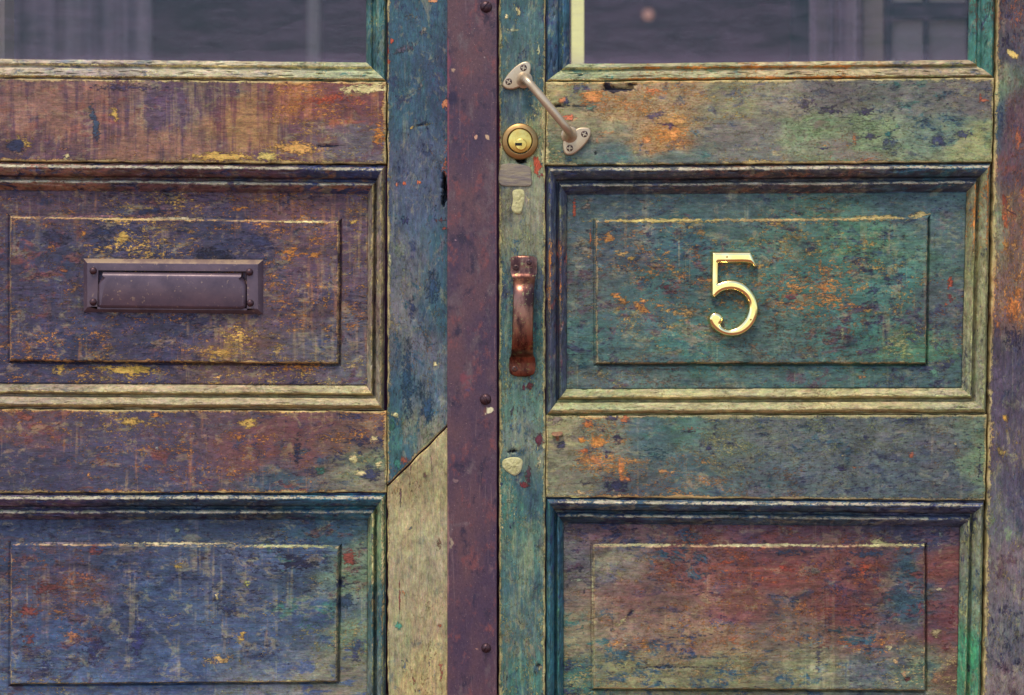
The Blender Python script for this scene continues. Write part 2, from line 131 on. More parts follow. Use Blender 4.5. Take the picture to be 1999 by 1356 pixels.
# loose marks with their own outline, a few painting shade in the chip and under the nail: (x, y, rx, ry, colour, tilt in degrees, strength)
MARKS = {
 'Lrail1': [(430,306,62,9,'oc',0,1),(520,304,20,9,(240,212,120),0,1),(575,288,52,12,(228,172,92),2,.95),(718,172,46,8,'cr',-2,1.1),(680,178,10,6,'cr',0,1),(222,222,7,17,'oc',-20,.9),
   (38,282,26,18,'oc',0,.85),(34,284,17,14,'nv',0,1.2),(740,262,13,26,'or',0,.85),(185,240,6,42,(52,72,96),-12,.95),(640,193,75,12,(198,92,66),-8,.7),(130,305,8,5,'cr',0,.8),(250,170,90,9,(70,62,92),0,.7),(640,285,26,3,'dn',0,1)],
 'Lrail2': [(255,822,26,10,'oc',0,.9),(305,810,12,6,'or',0,.9),(485,826,18,9,'oc',0,.9),(50,815,20,8,(150,88,72),0,.9),(465,850,30,10,'or',0,.65),(690,896,8,9,'cr',20,1),(706,922,12,5,'cr',-10,1),(735,905,7,5,'cr',0,1),(728,856,7,5,'cr',0,.9),
   (722,925,22,16,(52,58,92),0,.9),(705,868,8,6,'nv',0,1),(628,920,12,9,(66,128,112),0,.9),(580,880,10,40,'nv',0,.75),(310,876,9,4,(170,178,172),0,.8),(700,885,5,4,'nv',0,.9)],
 'Lpanel1': [(250,722,52,9,(228,186,88),0,1),(112,721,12,7,'oc',0,1),(200,719,20,5,'oc',0,.9),(235,462,22,10,'oc',0,.9),(430,688,42,10,(226,176,92),0,.85),(580,716,60,9,'or',0,.7),(105,465,26,18,(52,54,82),0,.9),(95,483,12,10,'or',0,.7),(200,452,26,14,'nv',0,.9),
   (415,498,40,14,'dn',0,.95),(290,410,42,7,'nv',0,.9),(505,470,26,18,(58,62,98),0,.95),(570,490,40,8,'or',0,.75),(560,500,22,6,'or',0,.75),(610,498,12,8,'or',0,.8),(540,465,14,10,'or',0,.5),(545,555,60,5,'or',0,.5),(120,525,12,10,(168,100,62),0,.75),(125,570,14,6,'or',0,.6),
   (340,424,60,3,(214,196,160),0,.9),(590,431,60,3,'cr',0,.85),(180,420,120,2.5,(168,120,130),0,.8),(155,457,9,5,'or',-30,.9),(690,430,9,6,'oc',0,.85),(470,404,40,4,'or',0,.7),(270,403,35,4,'oc',0,.7),(640,560,2.4,30,'oc',0,.7)],
 'Lpanel2': [(350,1063,110,2.5,(226,206,160),0,1),(560,1068,90,3,(186,186,140),0,.95),(120,1062,90,2,(140,124,130),0,.9),(180,1078,14,14,(140,76,70),0,.8),(85,1150,38,14,'mr',0,.8),(50,1195,22,11,(148,78,70),0,.85),(55,1250,14,12,'mr',0,.8),(135,1243,12,9,(196,132,92),0,.8),
   (420,1165,4,8,'cr',20,.9),(480,1140,6,8,(200,196,110),0,.8),(420,1290,36,8,(214,176,110),-6,.8),(345,1105,14,5,'oc',0,.7),(470,1245,8,16,'oc',0,.75),(680,1091,12,17,(150,76,66),0,.95),(665,1140,14,10,'nv',0,.9),(670,1175,18,16,(52,72,96),0,.95),(690,1284,8,17,(78,84,130),0,.9),
   (265,1250,14,50,(58,62,112),5,.8),(180,1270,26,34,(60,62,110),10,.7),(85,1300,20,22,(58,66,110),0,.7),(440,1190,24,13,(56,66,110),0,.7),(580,1100,32,14,(46,48,80),0,.85),(340,1038,6,8,(128,140,118),0,.9),(270,1210,10,3,(190,190,180),0,.7),(420,1205,20,8,'oc',0,.5),(600,1220,36,20,(80,128,120),0,.5)],
 'Lstile': [(766,82,5,5,(214,92,58),0,1),(757,110,4,20,(190,88,62),0,.8),(790,357,3.5,4,(226,112,62),0,1),(775,360,3,4,(210,120,80),0,.9),(818,356,3.5,4.5,(220,116,66),0,1),(828,62,4,9,(150,142,126),30,.9),(870,200,6,12,(214,136,92),0,.9),(845,2,10,3,(220,150,100),0,1),
   (790,95,28,8,(92,84,100),-25,.8),(822,165,8,17,(118,112,112),20,.7),(826,243,24,3,'gt',-8,.8),(822,243,13,2.5,'dn',-8,1),(803,250,4,3,'oc',0,.9),(760,505,4,16,(206,204,150),0,.9),(772,810,6,4.5,(206,212,160),0,1),(850,710,6,4,'cr',0,.9),(860,430,9,4,'mr',0,.8),(780,470,22,8,'gt',0,.5),
   (845,560,14,34,(46,74,106),0,.85),(795,740,13,90,(44,76,104),0,.8),(835,795,14,34,(46,78,108),0,.85),(820,760,12,24,(50,78,100),0,.7),(793,430,8,12,(52,56,96),0,.8),(805,600,7,26,(48,60,98),0,.8),(765,828,7,12,(70,126,108),0,.9),(775,905,6,16,(64,128,112),0,.9),(788,898,10,8,(176,92,66),0,.8),(870,285,5,34,(190,110,88),0,.55),(868,320,4,20,(214,120,84),0,.8),
   (868,445,6,3,'rd',0,.9),(800,30,22,8,(118,118,112),0,.6),(763,215,4,40,(96,112,112),0,.6)],
 'Lpatch': [(782,968,2,20,(90,58,70),0,.95),(801,925,1.6,40,(120,92,84),3,.8),(842,900,1.6,30,(120,92,92),-4,.8),(830,925,4,7,(130,92,88),0,.8),(780,1165,1.6,40,(140,72,62),0,.9),(785,1156,6,6,(214,132,84),0,.7),(858,1220,4,5,(206,96,66),0,.8),(858,1060,5,12,'br',0,.8),(806,1325,4,10,(160,84,72),0,.8),
   (778,1222,6,8,(82,162,136),0,.85),(774,960,12,24,(178,140,92),0,.6),(860,1310,5,30,(170,92,78),0,.7),(790,1300,10,22,(94,110,134),0,.6),(840,1290,8,12,(104,104,124),0,.6),(815,1345,10,10,(150,80,76),0,.6),(802,1030,4,9,(88,92,110),15,.7)],
 'Rstile': [(1012,22,4,6,'cr',0,1),(988,32,4,6,'cr',0,1),(1000,57,20,3,(186,188,150),0,.8),(985,75,4,10,(160,170,130),0,.8),(1050,95,4,14,(206,204,150),0,.9),(1048,322,7,17,(210,84,56),0,1.15),(1056,344,4,4,(160,60,70),0,.9),(1053,335,3,3,(110,180,160),0,.9),(1058,250,7,52,'cr',0,.6),(1012,395,13,30,(196,184,130),0,.6),
   (1036,753,6,6,(104,36,44),0,1.1),(1023,756,3,6,(104,40,56),0,1),(1051,858,7,11,(100,36,54),0,1.1),(1030,930,5,20,(94,52,66),0,.95),(1023,946,7,4,(120,44,48),0,1.05),(1052,903,4,12,(216,208,160),0,.9),(1050,875,6,5,(196,186,140),0,.7),(998,975,16,12,(170,182,150),0,.7),(1000,880,10,3,'bk',-10,1),
   (1000,800,5,14,(70,62,86),0,.8),(1010,800,3,8,(72,66,86),0,.8),(983,800,3,60,(166,176,130),0,.6),(1063,620,3,300,(94,70,86),0,.55),(978,1240,3,100,(150,160,124),0,.5),(1000,745,16,7,(70,110,120),0,.5),(1016,312,9,5,'bk',0,1.3),(1055,1305,10,6,(186,172,130),0,.7),(1052,1300,5,4,'dn',0,.9),(1061,1318,3,22,(210,196,150),0,.8),(1050,265,6,3,(120,96,96),0,.6),
   (975,260,3,60,(130,44,60),0,.75)],
 'Rrail1': [(1206,174,25,4,'dn',-3,1.3),(1212,165,17,3.5,(240,216,160),0,1.2),(1186,166,6,5,'dn',0,1.2),(1232,163,8,2.5,'dn',0,1.1),(1160,190,28,17,(240,158,88),8,.95),(1235,205,34,13,(226,156,96),0,.7),(1275,178,26,8,(232,140,86),0,.9),(1320,235,30,16,(230,172,102),0,.85),(1310,262,34,15,(238,160,86),-10,.95),(1262,272,10,9,(240,160,96),0,.9),(1300,243,26,3,(96,70,98),8,1),(1306,247,4,10,(92,72,100),0,1),(1112,230,16,6,(222,118,84),0,.9),(1098,195,10,7,(226,140,90),0,.9),
   (1102,197,8,10,(60,66,102),0,.9),(1125,173,10,9,(96,92,114),0,.8),(1145,172,8,6,(100,92,120),0,.8),(1152,210,16,7,(110,140,124),0,.8),(1119,206,40,1.8,'bk',2,1),(1090,206,9,3,'bk',-5,1.1),(1280,225,22,8,(110,96,120),-20,.85),(1163,298,3,3,'bk',0,1),(1240,297,7,7,(176,162,112),0,.8),(1068,190,7,20,'cr',0,.9),(1068,300,5,22,'cr',0,.9),
   (1920,196,10,3,(214,120,84),0,1),(1914,192,3,12,(190,96,72),0,.9),(1880,262,18,12,(72,76,110),0,.8),(1575,205,24,17,(92,80,102),0,.7),(1620,215,30,12,(78,70,96),0,.75),(1690,217,30,10,(76,68,96),0,.75),(1735,262,8,9,(50,112,112),0,.9),(1700,265,16,9,(72,68,96),0,.85),(1670,270,6,14,(210,132,88),0,.75),(1830,275,18,14,(66,70,104),0,.85),(1828,278,5,5,(120,132,116),0,1),
   (1750,245,16,4,(120,176,146),0,.6),(1600,288,26,4,(70,66,100),6,.7),(1390,190,10,6,(222,200,130),30,.7),(1420,310,40,5,(196,166,120),0,.6),(1690,310,22,6,(210,134,90),0,.7)],
 'Rrail2': [(1145,828,11,8,(226,136,72),0,1),(1168,862,15,10,(236,156,78),0,1),(1135,858,9,5,'or',0,1),(1140,880,14,5,(220,124,72),0,1),(1165,900,30,10,(214,138,86),20,.75),(1212,918,6,26,(228,144,82),0,1),(1222,935,10,5,(226,140,84),20,.95),(1220,820,12,8,(200,112,72),0,.8),(1185,886,7,8,(52,50,82),0,.9),(1205,855,12,11,(54,50,80),0,.8),(1202,948,22,13,(48,52,86),0,.95),(1195,815,14,5,(52,50,78),0,.9),
   (1212,955,16,8,(58,48,74),0,.8),(1150,942,26,10,(66,66,92),0,.6),(1095,870,10,14,(84,82,104),0,.8),(1280,890,60,40,(44,88,108),0,.55),(1300,920,30,4,(226,160,100),0,.8),(1350,835,20,7,(196,118,82),0,.6),(1345,840,12,4,(60,50,76),0,.9),(1385,876,9,6,(64,64,98),-20,.9),(1570,845,10,3,(176,176,140),0,.7),(1690,855,12,10,(62,66,108),0,.7),(1780,888,9,8,(190,106,72),0,.75),(1640,915,14,9,(54,50,84),0,.8),(1670,912,28,3,(180,116,84),-8,.7),
   (1600,925,1.6,30,(140,150,150),38,.8),(1505,945,8,20,(36,110,124),0,.6),(1865,865,4,3,'cr',0,.8),(1645,889,3,3,'cr',0,.9),(1910,850,16,10,(120,140,110),0,.6),(1912,905,4,40,(52,52,84),0,.8),(1130,960,60,4,(206,176,120),0,.7),(1085,820,20,12,(150,132,120),0,.8)],
 'Rpanel1': [(1190,463,12,10,(228,158,84),0,.95),(1215,493,14,8,(206,164,100),0,.85),(1230,502,9,4,'oc',0,.9),(1300,492,12,4,(220,160,90),0,.9),(1310,512,15,7,(212,150,88),30,.8),(1212,583,19,10,(226,152,78),20,.85),(1247,598,22,7,(224,152,78),28,.85),(1262,586,16,4,(224,156,84),0,.9),(1290,597,9,6,(220,150,80),0,.8),(1362,495,12,16,(180,126,84),0,.7),(1372,452,12,8,(176,142,92),0,.8),
   (1480,555,40,10,(196,150,90),0,.5),(1555,462,24,8,(176,150,90),10,.75),(1610,560,46,7,(218,150,88),5,.7),(1650,595,36,4,(220,150,84),0,.75),(1605,470,8,8,(196,174,110),0,.8),(1690,468,7,6,(206,166,100),0,.8),(1540,500,24,6,(210,156,96),0,.6),(1700,608,36,4,(206,164,92),0,.7),(1545,578,30,6,(128,66,80),0,.7),(1560,600,34,5,(214,150,90),0,.7),(1525,590,22,3,(226,160,90),0,.7),
   (1710,565,20,14,(58,70,96),0,.7),(1735,545,10,8,(60,66,96),0,.8),(1735,470,4,12,(112,180,140),0,.8),(1640,458,7,17,(66,70,98),0,.7),(1260,475,60,3,(84,56,80),28,.6),(1320,470,60,3,(82,58,82),30,.6),(1230,520,50,3,(84,56,80),28,.5),(1300,560,24,8,(110,60,72),0,.7),(1154,465,2.5,22,(196,110,66),0,.9),(1122,405,3,20,(190,90,62),0,.95),(1145,400,10,9,(150,132,116),0,.8),
   (1300,429,140,5,(206,182,112),0,.95),(1500,428,130,3.5,(196,166,112),0,.95),(1710,424,80,5,(196,170,110),-1,.9),(1800,417,22,6,(210,186,124),-8,.9),(1200,429,30,4,'oc',0,.9),(1768,690,8,14,(176,190,120),0,.8),(1645,650,4,14,(180,186,140),0,.8),(1860,552,5,14,(186,82,56),0,.9),(1858,580,5,9,(140,56,60),0,.9),(1830,475,3,30,(136,150,108),0,.7),(1850,590,5,9,(196,96,60),0,.8),
   (1550,590,40,8,(58,104,98),0,.4),(1832,728,9,10,(108,156,132),0,.8),(1690,735,14,4,(180,128,84),0,.7),(1140,715,18,18,(52,96,112),0,.6),(1480,440,46,8,(84,86,104),0,.5)],
 'Rpanel2': [(1250,1066,90,2.5,(206,194,146),0,1),(1500,1066,130,2.5,(208,196,150),0,1),(1740,1066,70,3,(212,200,146),0,1),(1715,1060,22,7,(190,186,132),0,.9),(1158,1150,2.5,80,(186,180,144),0,.8),(1160,1290,2.5,60,(176,180,140),0,.8),(1132,1135,20,2.5,(176,186,160),0,.9),(1235,1195,5,5,(196,196,170),0,.9),(1232,1199,9,3,(50,40,66),-40,1.1),(1212,1218,30,7,(186,172,124),-40,.7),(1196,1230,6,2.5,'dn',-40,1),(1224,1248,9,4,(196,186,156),20,.9),(1222,1262,8,5,(206,196,150),0,.9),
   (1215,1285,26,17,(66,104,118),0,.8),(1225,1262,14,8,(72,98,118),0,.7),(1295,1095,3,3,(170,184,180),0,.9),(1350,1122,3,3,(170,190,184),0,.9),(1370,1122,26,5,(60,92,110),0,.7),(1370,1160,16,10,(92,72,96),0,.6),(1410,1165,18,8,(94,74,96),0,.6),(1780,1112,20,14,(62,96,112),0,.85),(1760,1165,34,14,(66,92,110),0,.8),(1700,1083,50,10,(52,74,104),0,.75),(1540,1080,50,9,(52,72,104),0,.75),(1658,1100,7,12,(54,66,100),0,.8),(1550,1180,14,13,(60,78,102),0,.7),
   (1420,1100,26,10,(186,92,66),0,.6),(1535,1110,30,12,(180,80,66),0,.6),(1690,1110,18,12,(196,92,64),0,.7),(1590,1100,8,4,(200,140,84),0,.8),(1595,1118,10,6,(130,124,112),0,.8),(1430,1252,22,12,(196,122,88),0,.7),(1410,1255,30,8,(196,132,92),12,.6),(1360,1250,26,6,(190,150,110),0,.5),(1310,1248,80,2,(70,84,104),-8,.7),(1370,1225,100,2,(72,78,100),-7,.7),(1420,1235,80,1.8,(70,80,104),-10,.7),(1380,1285,110,3,(74,98,110),0,.7),(1320,1290,50,2,(74,96,110),-3,.7),(1450,1275,60,2.5,(78,92,108),4,.6),(1300,1306,110,1.8,'nv',0,.9),
   (1640,1230,40,9,(58,92,106),0,.7),(1610,1260,34,9,(140,84,76),0,.6),(1650,1260,40,10,(196,114,74),-8,.6),(1530,1250,22,8,(206,126,82),10,.7),(1600,1285,10,26,(84,84,104),0,.7),(1770,1320,8,6,(240,190,140),30,.95),(1775,1330,10,4,(130,66,62),-30,.9),(1750,1292,8,6,(240,196,140),0,.9),(1740,1265,10,5,(226,210,160),-20,.8),(1835,1240,10,12,(196,176,128),0,.85),(1838,1152,10,3,(206,196,160),0,1),(1832,1330,14,24,(176,132,98),20,.7),(1850,1272,14,14,(112,52,62),0,.6),(1865,1200,8,50,(128,58,66),0,.6),
   (1135,1115,4,14,(52,56,84),10,.8),(1142,1155,3,14,(56,56,88),8,.7),(1118,1310,12,26,(60,96,108),0,.5),(1140,1230,6,18,(84,128,112),0,.6),(1840,1045,5,7,(150,160,150),0,.7)],
 'Rhinge': [(1970,100,6,4,(250,226,140),0,1),(1976,108,6,8,(250,214,120),-25,1.1),(1988,272,9,18,(186,106,70),0,.9),(1962,80,8,18,(56,50,80),0,.7),(1960,430,6,26,(196,106,64),0,.8),(1962,480,7,18,(206,144,76),0,.8),(1958,390,6,14,(172,84,60),0,.8),(1976,600,14,30,(224,136,70),0,.9),(1948,630,7,12,(206,130,76),0,.8),(1988,570,8,10,(226,140,72),0,.9),(1980,660,26,30,(62,56,82),0,.7),(1962,815,5,8,(214,166,72),-20,.95),(1955,882,12,9,(188,158,84),25,.85),(1968,838,4,9,(176,140,120),0,.7),
   (1960,160,14,10,(150,152,120),0,.6),(1955,230,9,50,(56,72,106),0,.6),(1975,415,24,1.6,'dn',28,.9),(1975,905,14,1.6,(140,150,150),-35,.6),(1950,800,4,250,(126,130,104),0,.4),(1962,1190,12,40,(80,70,94),0,.6),(1965,1260,14,12,(74,82,112),0,.6),(1965,1305,30,1.6,(70,52,70),20,.8)],
}
# the right leaf keeps more of its green coat
for k_ in ('Rpanel1', 'Rrail1', 'Rrail2', 'Rstile', 'Rpanel2'):
    g_ = (1.01, 1.035, 0.985) if k_ != 'Rpanel2' else (0.97, 0.96, 0.95)
    CTRL[k_] = [(q[0], q[1], tuple(np.clip(np.array(PAL[q[2]] if isinstance(q[2], str) else q[2]) * np.array(g_), 0, 235))) + tuple(q[3:]) for q in CTRL[k_]]
# dents, chips, cracks: (x, y, rx, ry, tilt, depth mm)
DENTS = {
 'Rrail1': [(1208,171,29,5,-3,7),(1233,164,9,3,0,5),(1183,165,5,4,0,5),(1088,206,9,2.5,0,3),(1163,298,2.5,2.5,0,2)],
 'Lstile': [(868,370,5,32,0,22),(826,243,12,2.5,-8,1.5)],
 'Rstile': [(1016,312,9,6,0,10),(1000,881,9,3,-10,3),(1052,1300,5,4,0,2)],
 'Rpanel2': [(1232,1199,9,3,-40,2.0),(1775,1330,10,4,-30,1.5),(1300,1306,60,1.6,0,1.2)],
 'Lrail1': [(640,285,24,2.5,0,1.5)],
}

# ------------------------------------------------------------------ materials
def newmat(name):
    m = bpy.data.materials.new(name); m.use_nodes = True
    nt = m.node_tree; nt.nodes.clear()
    out = nt.nodes.new("ShaderNodeOutputMaterial"); b = nt.nodes.new("ShaderNodeBsdfPrincipled")
    nt.links.new(b.outputs[0], out.inputs[0])
    return m, nt, b, out
class NB:
    def __init__(s, nt): s.nt = nt; s.tc = nt.nodes.new("ShaderNodeTexCoord").outputs['Object']
    def put(s, sock, v):
        if isinstance(v, bpy.types.NodeSocket): s.nt.links.new(v, sock)
        else: sock.default_value = v
    def noise(s, sc, off=(0, 0, 0), det=3.0, rough=0.55, vec=None, dist=0.0):
        m = s.nt.nodes.new("ShaderNodeVectorMath"); m.operation = 'MULTIPLY_ADD'
        s.put(m.inputs[0], vec or s.tc); m.inputs[1].default_value = sc; m.inputs[2].default_value = off
        n = s.nt.nodes.new("ShaderNodeTexNoise"); s.nt.links.new(m.outputs[0], n.inputs['Vector'])
        n.inputs['Scale'].default_value = 1; n.inputs['Detail'].default_value = det; n.inputs['Roughness'].default_value = rough; n.inputs['Distortion'].default_value = dist
        return n.outputs[0]
    def m(s, op, a, b=0.0, c=None, clamp=False):
        n = s.nt.nodes.new("ShaderNodeMath"); n.operation = op; n.use_clamp = clamp
        s.put(n.inputs[0], a); s.put(n.inputs[1], b)
        if c is not None: s.put(n.inputs[2], c)
        return n.outputs[0]
    def mix(s, f, a, b, blend='MIX'):
        n = s.nt.nodes.new("ShaderNodeMix"); n.data_type = 'RGBA'; n.blend_type = blend
        s.put(n.inputs[0], f); s.put(n.inputs[6], a); s.put(n.inputs[7], b)
        return n.outputs[2]
    def attr(s, name):
        n = s.nt.nodes.new("ShaderNodeAttribute"); n.attribute_name = name; return n
    def mask(s, noise, dens, contrast, hi=0.72, span=0.44):
        thr = s.m('MULTIPLY_ADD', dens, -span, hi)
        return s.m('MULTIPLY_ADD', s.m('SUBTRACT', noise, thr), contrast, 0.0, clamp=True) if False else s.m('MULTIPLY', s.m('SUBTRACT', noise, thr), contrast, clamp=True)
    def gray(s, v):
        n = s.nt.nodes.new("ShaderNodeCombineColor"); [s.put(n.inputs[i], v) for i in range(3)]; return n.outputs[0]
    def bump(s, h, dist, strength, b, prev=None):
        n = s.nt.nodes.new("ShaderNodeBump"); s.put(n.inputs['Height'], h); n.inputs['Distance'].default_value = dist; n.inputs['Strength'].default_value = strength
        if prev: s.nt.links.new(prev, n.inputs['Normal'])
        s.nt.links.new(n.outputs[0], b.inputs['Normal']); return n.outputs[0]

def wood_mat(name, vert):
    m, nt, b, out = newmat(name); n = NB(nt)
    G = (lambda along, across: (across, 60, along)) if vert else (lambda along, across: (along, 60, across))
    # slow wander of the grain
    wz = n.noise(G(9, 14), (3, 1, 7), 2)
    wob = nt.nodes.new("ShaderNodeVectorMath"); wob.operation = 'MULTIPLY_ADD'
    cmb = n.gray(n.m('SUBTRACT', wz, 0.5)); nt.links.new(cmb, wob.inputs[0])
    wob.inputs[1].default_value = (0.03, 0, 0.006) if vert is False else (0.006, 0, 0.03); nt.links.new(n.tc, wob.inputs[2])
    v = wob.outputs[0]
    n_mid = n.noise((66, 60, 46) if vert else (48, 60, 80), (11, 3, 5), 8, 0.72, v, 0.5)
    n_clump = n.noise(G(42, 90), (1, 9, 15), 5, 0.66, v)
    n_fine = n.noise(G(300, 600), (5, 2, 1), 5, 0.76, v)
    n_dark = n.noise(G(150, 340), (21, 4, 8), 5, 0.72, v)
    n_grain = n.noise(G(70, 1500), (2, 8, 3), 3, 0.6, v)
    n_grain2 = n.noise(G(160, 900), (7, 1, 30), 3, 0.7, v)
    n_val = n.noise(G(100, 210), (13, 2, 41), 7, 0.78, v)
    n_line = n.noise(G(13, 560), (41, 2, 14), 2, 0.5, v)
    def cnoise(sc, off, det, rough):
        mm = nt.nodes.new("ShaderNodeVectorMath"); mm.operation = 'MULTIPLY_ADD'; nt.links.new(v, mm.inputs[0]); mm.inputs[1].default_value = sc; mm.inputs[2].default_value = off
        q = nt.nodes.new("ShaderNodeTexNoise"); nt.links.new(mm.outputs[0], q.inputs['Vector']); q.inputs['Scale'].default_value = 1; q.inputs['Detail'].default_value = det; q.inputs['Roughness'].default_value = rough
        return q.outputs[1]
    hue1 = cnoise(G(50, 170), (31, 5, 2), 5, 0.7); hue2 = cnoise(G(240, 760), (3, 15, 22), 3, 0.65)
    n_spk = n.noise((700, 60, 700), (4, 4, 9), 2, 0.6)
    n_str = n.noise((170, 60, 14), (6, 3, 2), 4, 0.62)
    n_strm = n.noise((40, 60, 14), (16, 5, 12), 2, 0.5)
    A, B, C, D, E = (n.attr(k) for k in ("paint_main", "paint_second", "paint_flake", "wear", "marks"))
    sep = nt.nodes.new("ShaderNodeSeparateColor"); nt.links.new(D.outputs['Color'], sep.inputs[0])
    db, df, ds = sep.outputs[0], sep.outputs[1], D.outputs['Alpha']
    dd = n.m('MULTIPLY', sep.outputs[2], 0.98)
    fineclump = n.m('ADD', n.m('MULTIPLY', n_fine, 0.66), n.m('MULTIPLY', n_clump, 0.34))
    mB = n.mask(n_mid, db, 15, 0.72, 0.40)
    mD = n.mask(n.m('ADD', n.m('MULTIPLY', n_dark, 0.7), n.m('MULTIPLY', n_mid, 0.3)), dd, 20, 0.68, 0.34)
    mC = n.mask(fineclump, df, 24, 0.650, 0.28)
    mS = n.m('MULTIPLY', n.mask(n.m('ADD', n.m('MULTIPLY', n_str, 0.6), n.m('MULTIPLY', n_strm, 0.4)), ds, 9, 0.64, 0.3), n.m('MULTIPLY_ADD', n_grain2, 1.4, 0.1, True), clamp=True)
    c = n.mix(mB, A.outputs[0], B.outputs[0])
    # greyed, rubbed-through paint along the grain
    rub_or_pale = n.mask(n.m('ADD', n.m('MULTIPLY', n_grain2, 0.6), n.m('MULTIPLY', n_mid, 0.4)), 0.5, 7, 0.80, 0.5)
    c = n.mix(n.m('MULTIPLY', rub_or_pale, 0.42), c, n.mix(0.5, C.outputs[0], lc((120, 112, 120))))
    def tint(c, h, amt):
        q = nt.nodes.new("ShaderNodeVectorMath"); q.operation = 'MULTIPLY_ADD'; nt.links.new(h, q.inputs[0]); q.inputs[1].default_value = (amt * 2,) * 3; q.inputs[2].default_value = (1 - amt,) * 3
        return n.mix(1.0, c, q.outputs[0], 'MULTIPLY')
    pat = n.mask(n.noise(G(44, 74), (61, 12, 5), 8, 0.72, v, 0.5), dd, 17, 0.67, 0.32)
    c = n.mix(n.m('MULTIPLY', pat, 0.55), c, lc((38, 52, 82)))
    pat2 = n.mask(n.noise(G(54, 92), (6, 52, 25), 8, 0.74, v, 0.5), 0.5, 17, 0.745, 0.40)
    c = n.mix(n.m('MULTIPLY', pat2, 0.42), c, n.mix(0.3, lc((146, 146, 116)), C.outputs[0]))
    n_run = n.noise((150, 60, 5.5), (44, 6, 2), 4, 0.62); n_runb = n.noise((30, 60, 26), (4, 61, 7), 4, 0.6)
    runp = n.m('MULTIPLY', n.m('MULTIPLY', n.m('SUBTRACT', n_run, 0.56), 14, clamp=True), n.m('MULTIPLY', n.m('SUBTRACT', n_runb, 0.46), 6, clamp=True), clamp=True)
    c = n.mix(n.m('MULTIPLY', n.m('MULTIPLY', runp, n.m('MULTIPLY_ADD', n_grain2, 1.6, -0.1, True)), 0.42), c, n.mix(0.5, C.outputs[0], lc((176, 176, 146))))
    rund = n.m('MULTIPLY', n.m('MULTIPLY', n.m('SUBTRACT', 0.41, n_run), 14, clamp=True), n.m('MULTIPLY', n.m('SUBTRACT', 0.54, n_runb), 6, clamp=True), clamp=True)
    c = n.mix(n.m('MULTIPLY', rund, n.m('MULTIPLY', dd, 0.9)), c, lc((44, 52, 82)))
    c = tint(c, hue1, 0.26)
    c = n.mix(n.m('MULTIPLY', mS, 0.62), c, n.mix(0.3, C.outputs[0], A.outputs[0]))
    c = n.mix(n.m('MULTIPLY', mD, 0.8), c, lc((34, 36, 66)))
    c = n.mix(n.m('MULTIPLY', mC, 0.85), c, C.outputs[0])
    ea = n.m('ADD', E.outputs['Alpha'], n.m('ADD', n.m('MULTIPLY', n.m('SUBTRACT', n_fine, 0.5), 1.5), n.m('MULTIPLY', n.m('SUBTRACT', n_dark, 0.5), 1.3)))
    mE = n.m('MULTIPLY', n.m('SUBTRACT', ea, 0.5), 7, clamp=True)
    c = n.mix(n.m('MULTIPLY', mE, 0.92), c, E.outputs[0])
    c = tint(c, hue2, 0.30)
    val = n.m('MULTIPLY_ADD', n.m('SUBTRACT', n_val, 0.5), 2.9, 1.0)
    val = n.m('MINIMUM', n.m('MAXIMUM', val, 0.36), 1.9)
    c = n.mix(1.0, c, n.gray(val), 'MULTIPLY')
    n_big = n.noise(G(20, 38), (71, 2, 33), 8, 0.64, v, 0.5)
    big = n.m('MINIMUM', n.m('MAXIMUM', n.m('MULTIPLY_ADD', n.m('SUBTRACT', n_big, 0.5), 1.7, 1.0), 0.7), 1.3)
    c = n.mix(1.0, c, n.gray(big), 'MULTIPLY')
    lines = n.m('MULTIPLY', n.m('SUBTRACT', n_line, 0.57), 9, clamp=True)
    c = n.mix(n.m('MULTIPLY', lines, 0.24), c, lc((52, 48, 66)))
    g = n.m('MULTIPLY_ADD', n_grain, 1.3, 0.35)
    c = n.mix(0.6, c, n.gray(g), 'MULTIPLY')
    c = n.mix(0.42, c, n.gray(n.m('MULTIPLY_ADD', n_spk, 1.5, 0.25)), 'MULTIPLY')
    hs = nt.nodes.new("ShaderNodeHueSaturation"); hs.inputs['Saturation'].default_value = 1.0; nt.links.new(c, hs.inputs['Color']); c = hs.outputs[0]
    gain = nt.nodes.new("ShaderNodeMix"); gain.data_type = 'RGBA'; gain.blend_type = 'MULTIPLY'; gain.inputs[0].default_value = 1
    nt.links.new(c, gain.inputs[6]); gain.inputs[7].default_value = (1.13, 1.14, 1.10, 1); 
    nt.links.new(gain.outputs[2], b.inputs['Base Color'])
    n.put(b.inputs['Roughness'], n.m('MULTIPLY_ADD', n_dark, 0.35, 0.42))
    b.inputs['Specular IOR Level'].default_value = 0.35
    h = n.m('ADD', n.m('MULTIPLY', n_grain, 0.5), n.m('ADD', n.m('MULTIPLY', n_grain2, 0.5), n.m('ADD', n.m('MULTIPLY', mC, -0.7), n.m('ADD', n.m('MULTIPLY', mD, -0.3), n.m('MULTIPLY', mE, 0.9)))))
    p = n.bump(h, 0.0008, 0.6, b)
    coat = n.m('ADD', n.m('ADD', n.m('MULTIPLY', mC, -0.8), n.m('MULTIPLY', mE, 0.8)), n.m('ADD', n.m('MULTIPLY', mD, -0.7), n.m('MULTIPLY', pat, 0.3)))
    p = n.bump(coat, 0.0010, 0.36, b, p)
    n.bump(n_clump, 0.002, 0.35, b, p)
    return m
MW_H, MW_V = wood_mat("weathered_paint_across", False), wood_mat("weathered_paint_upright", True)

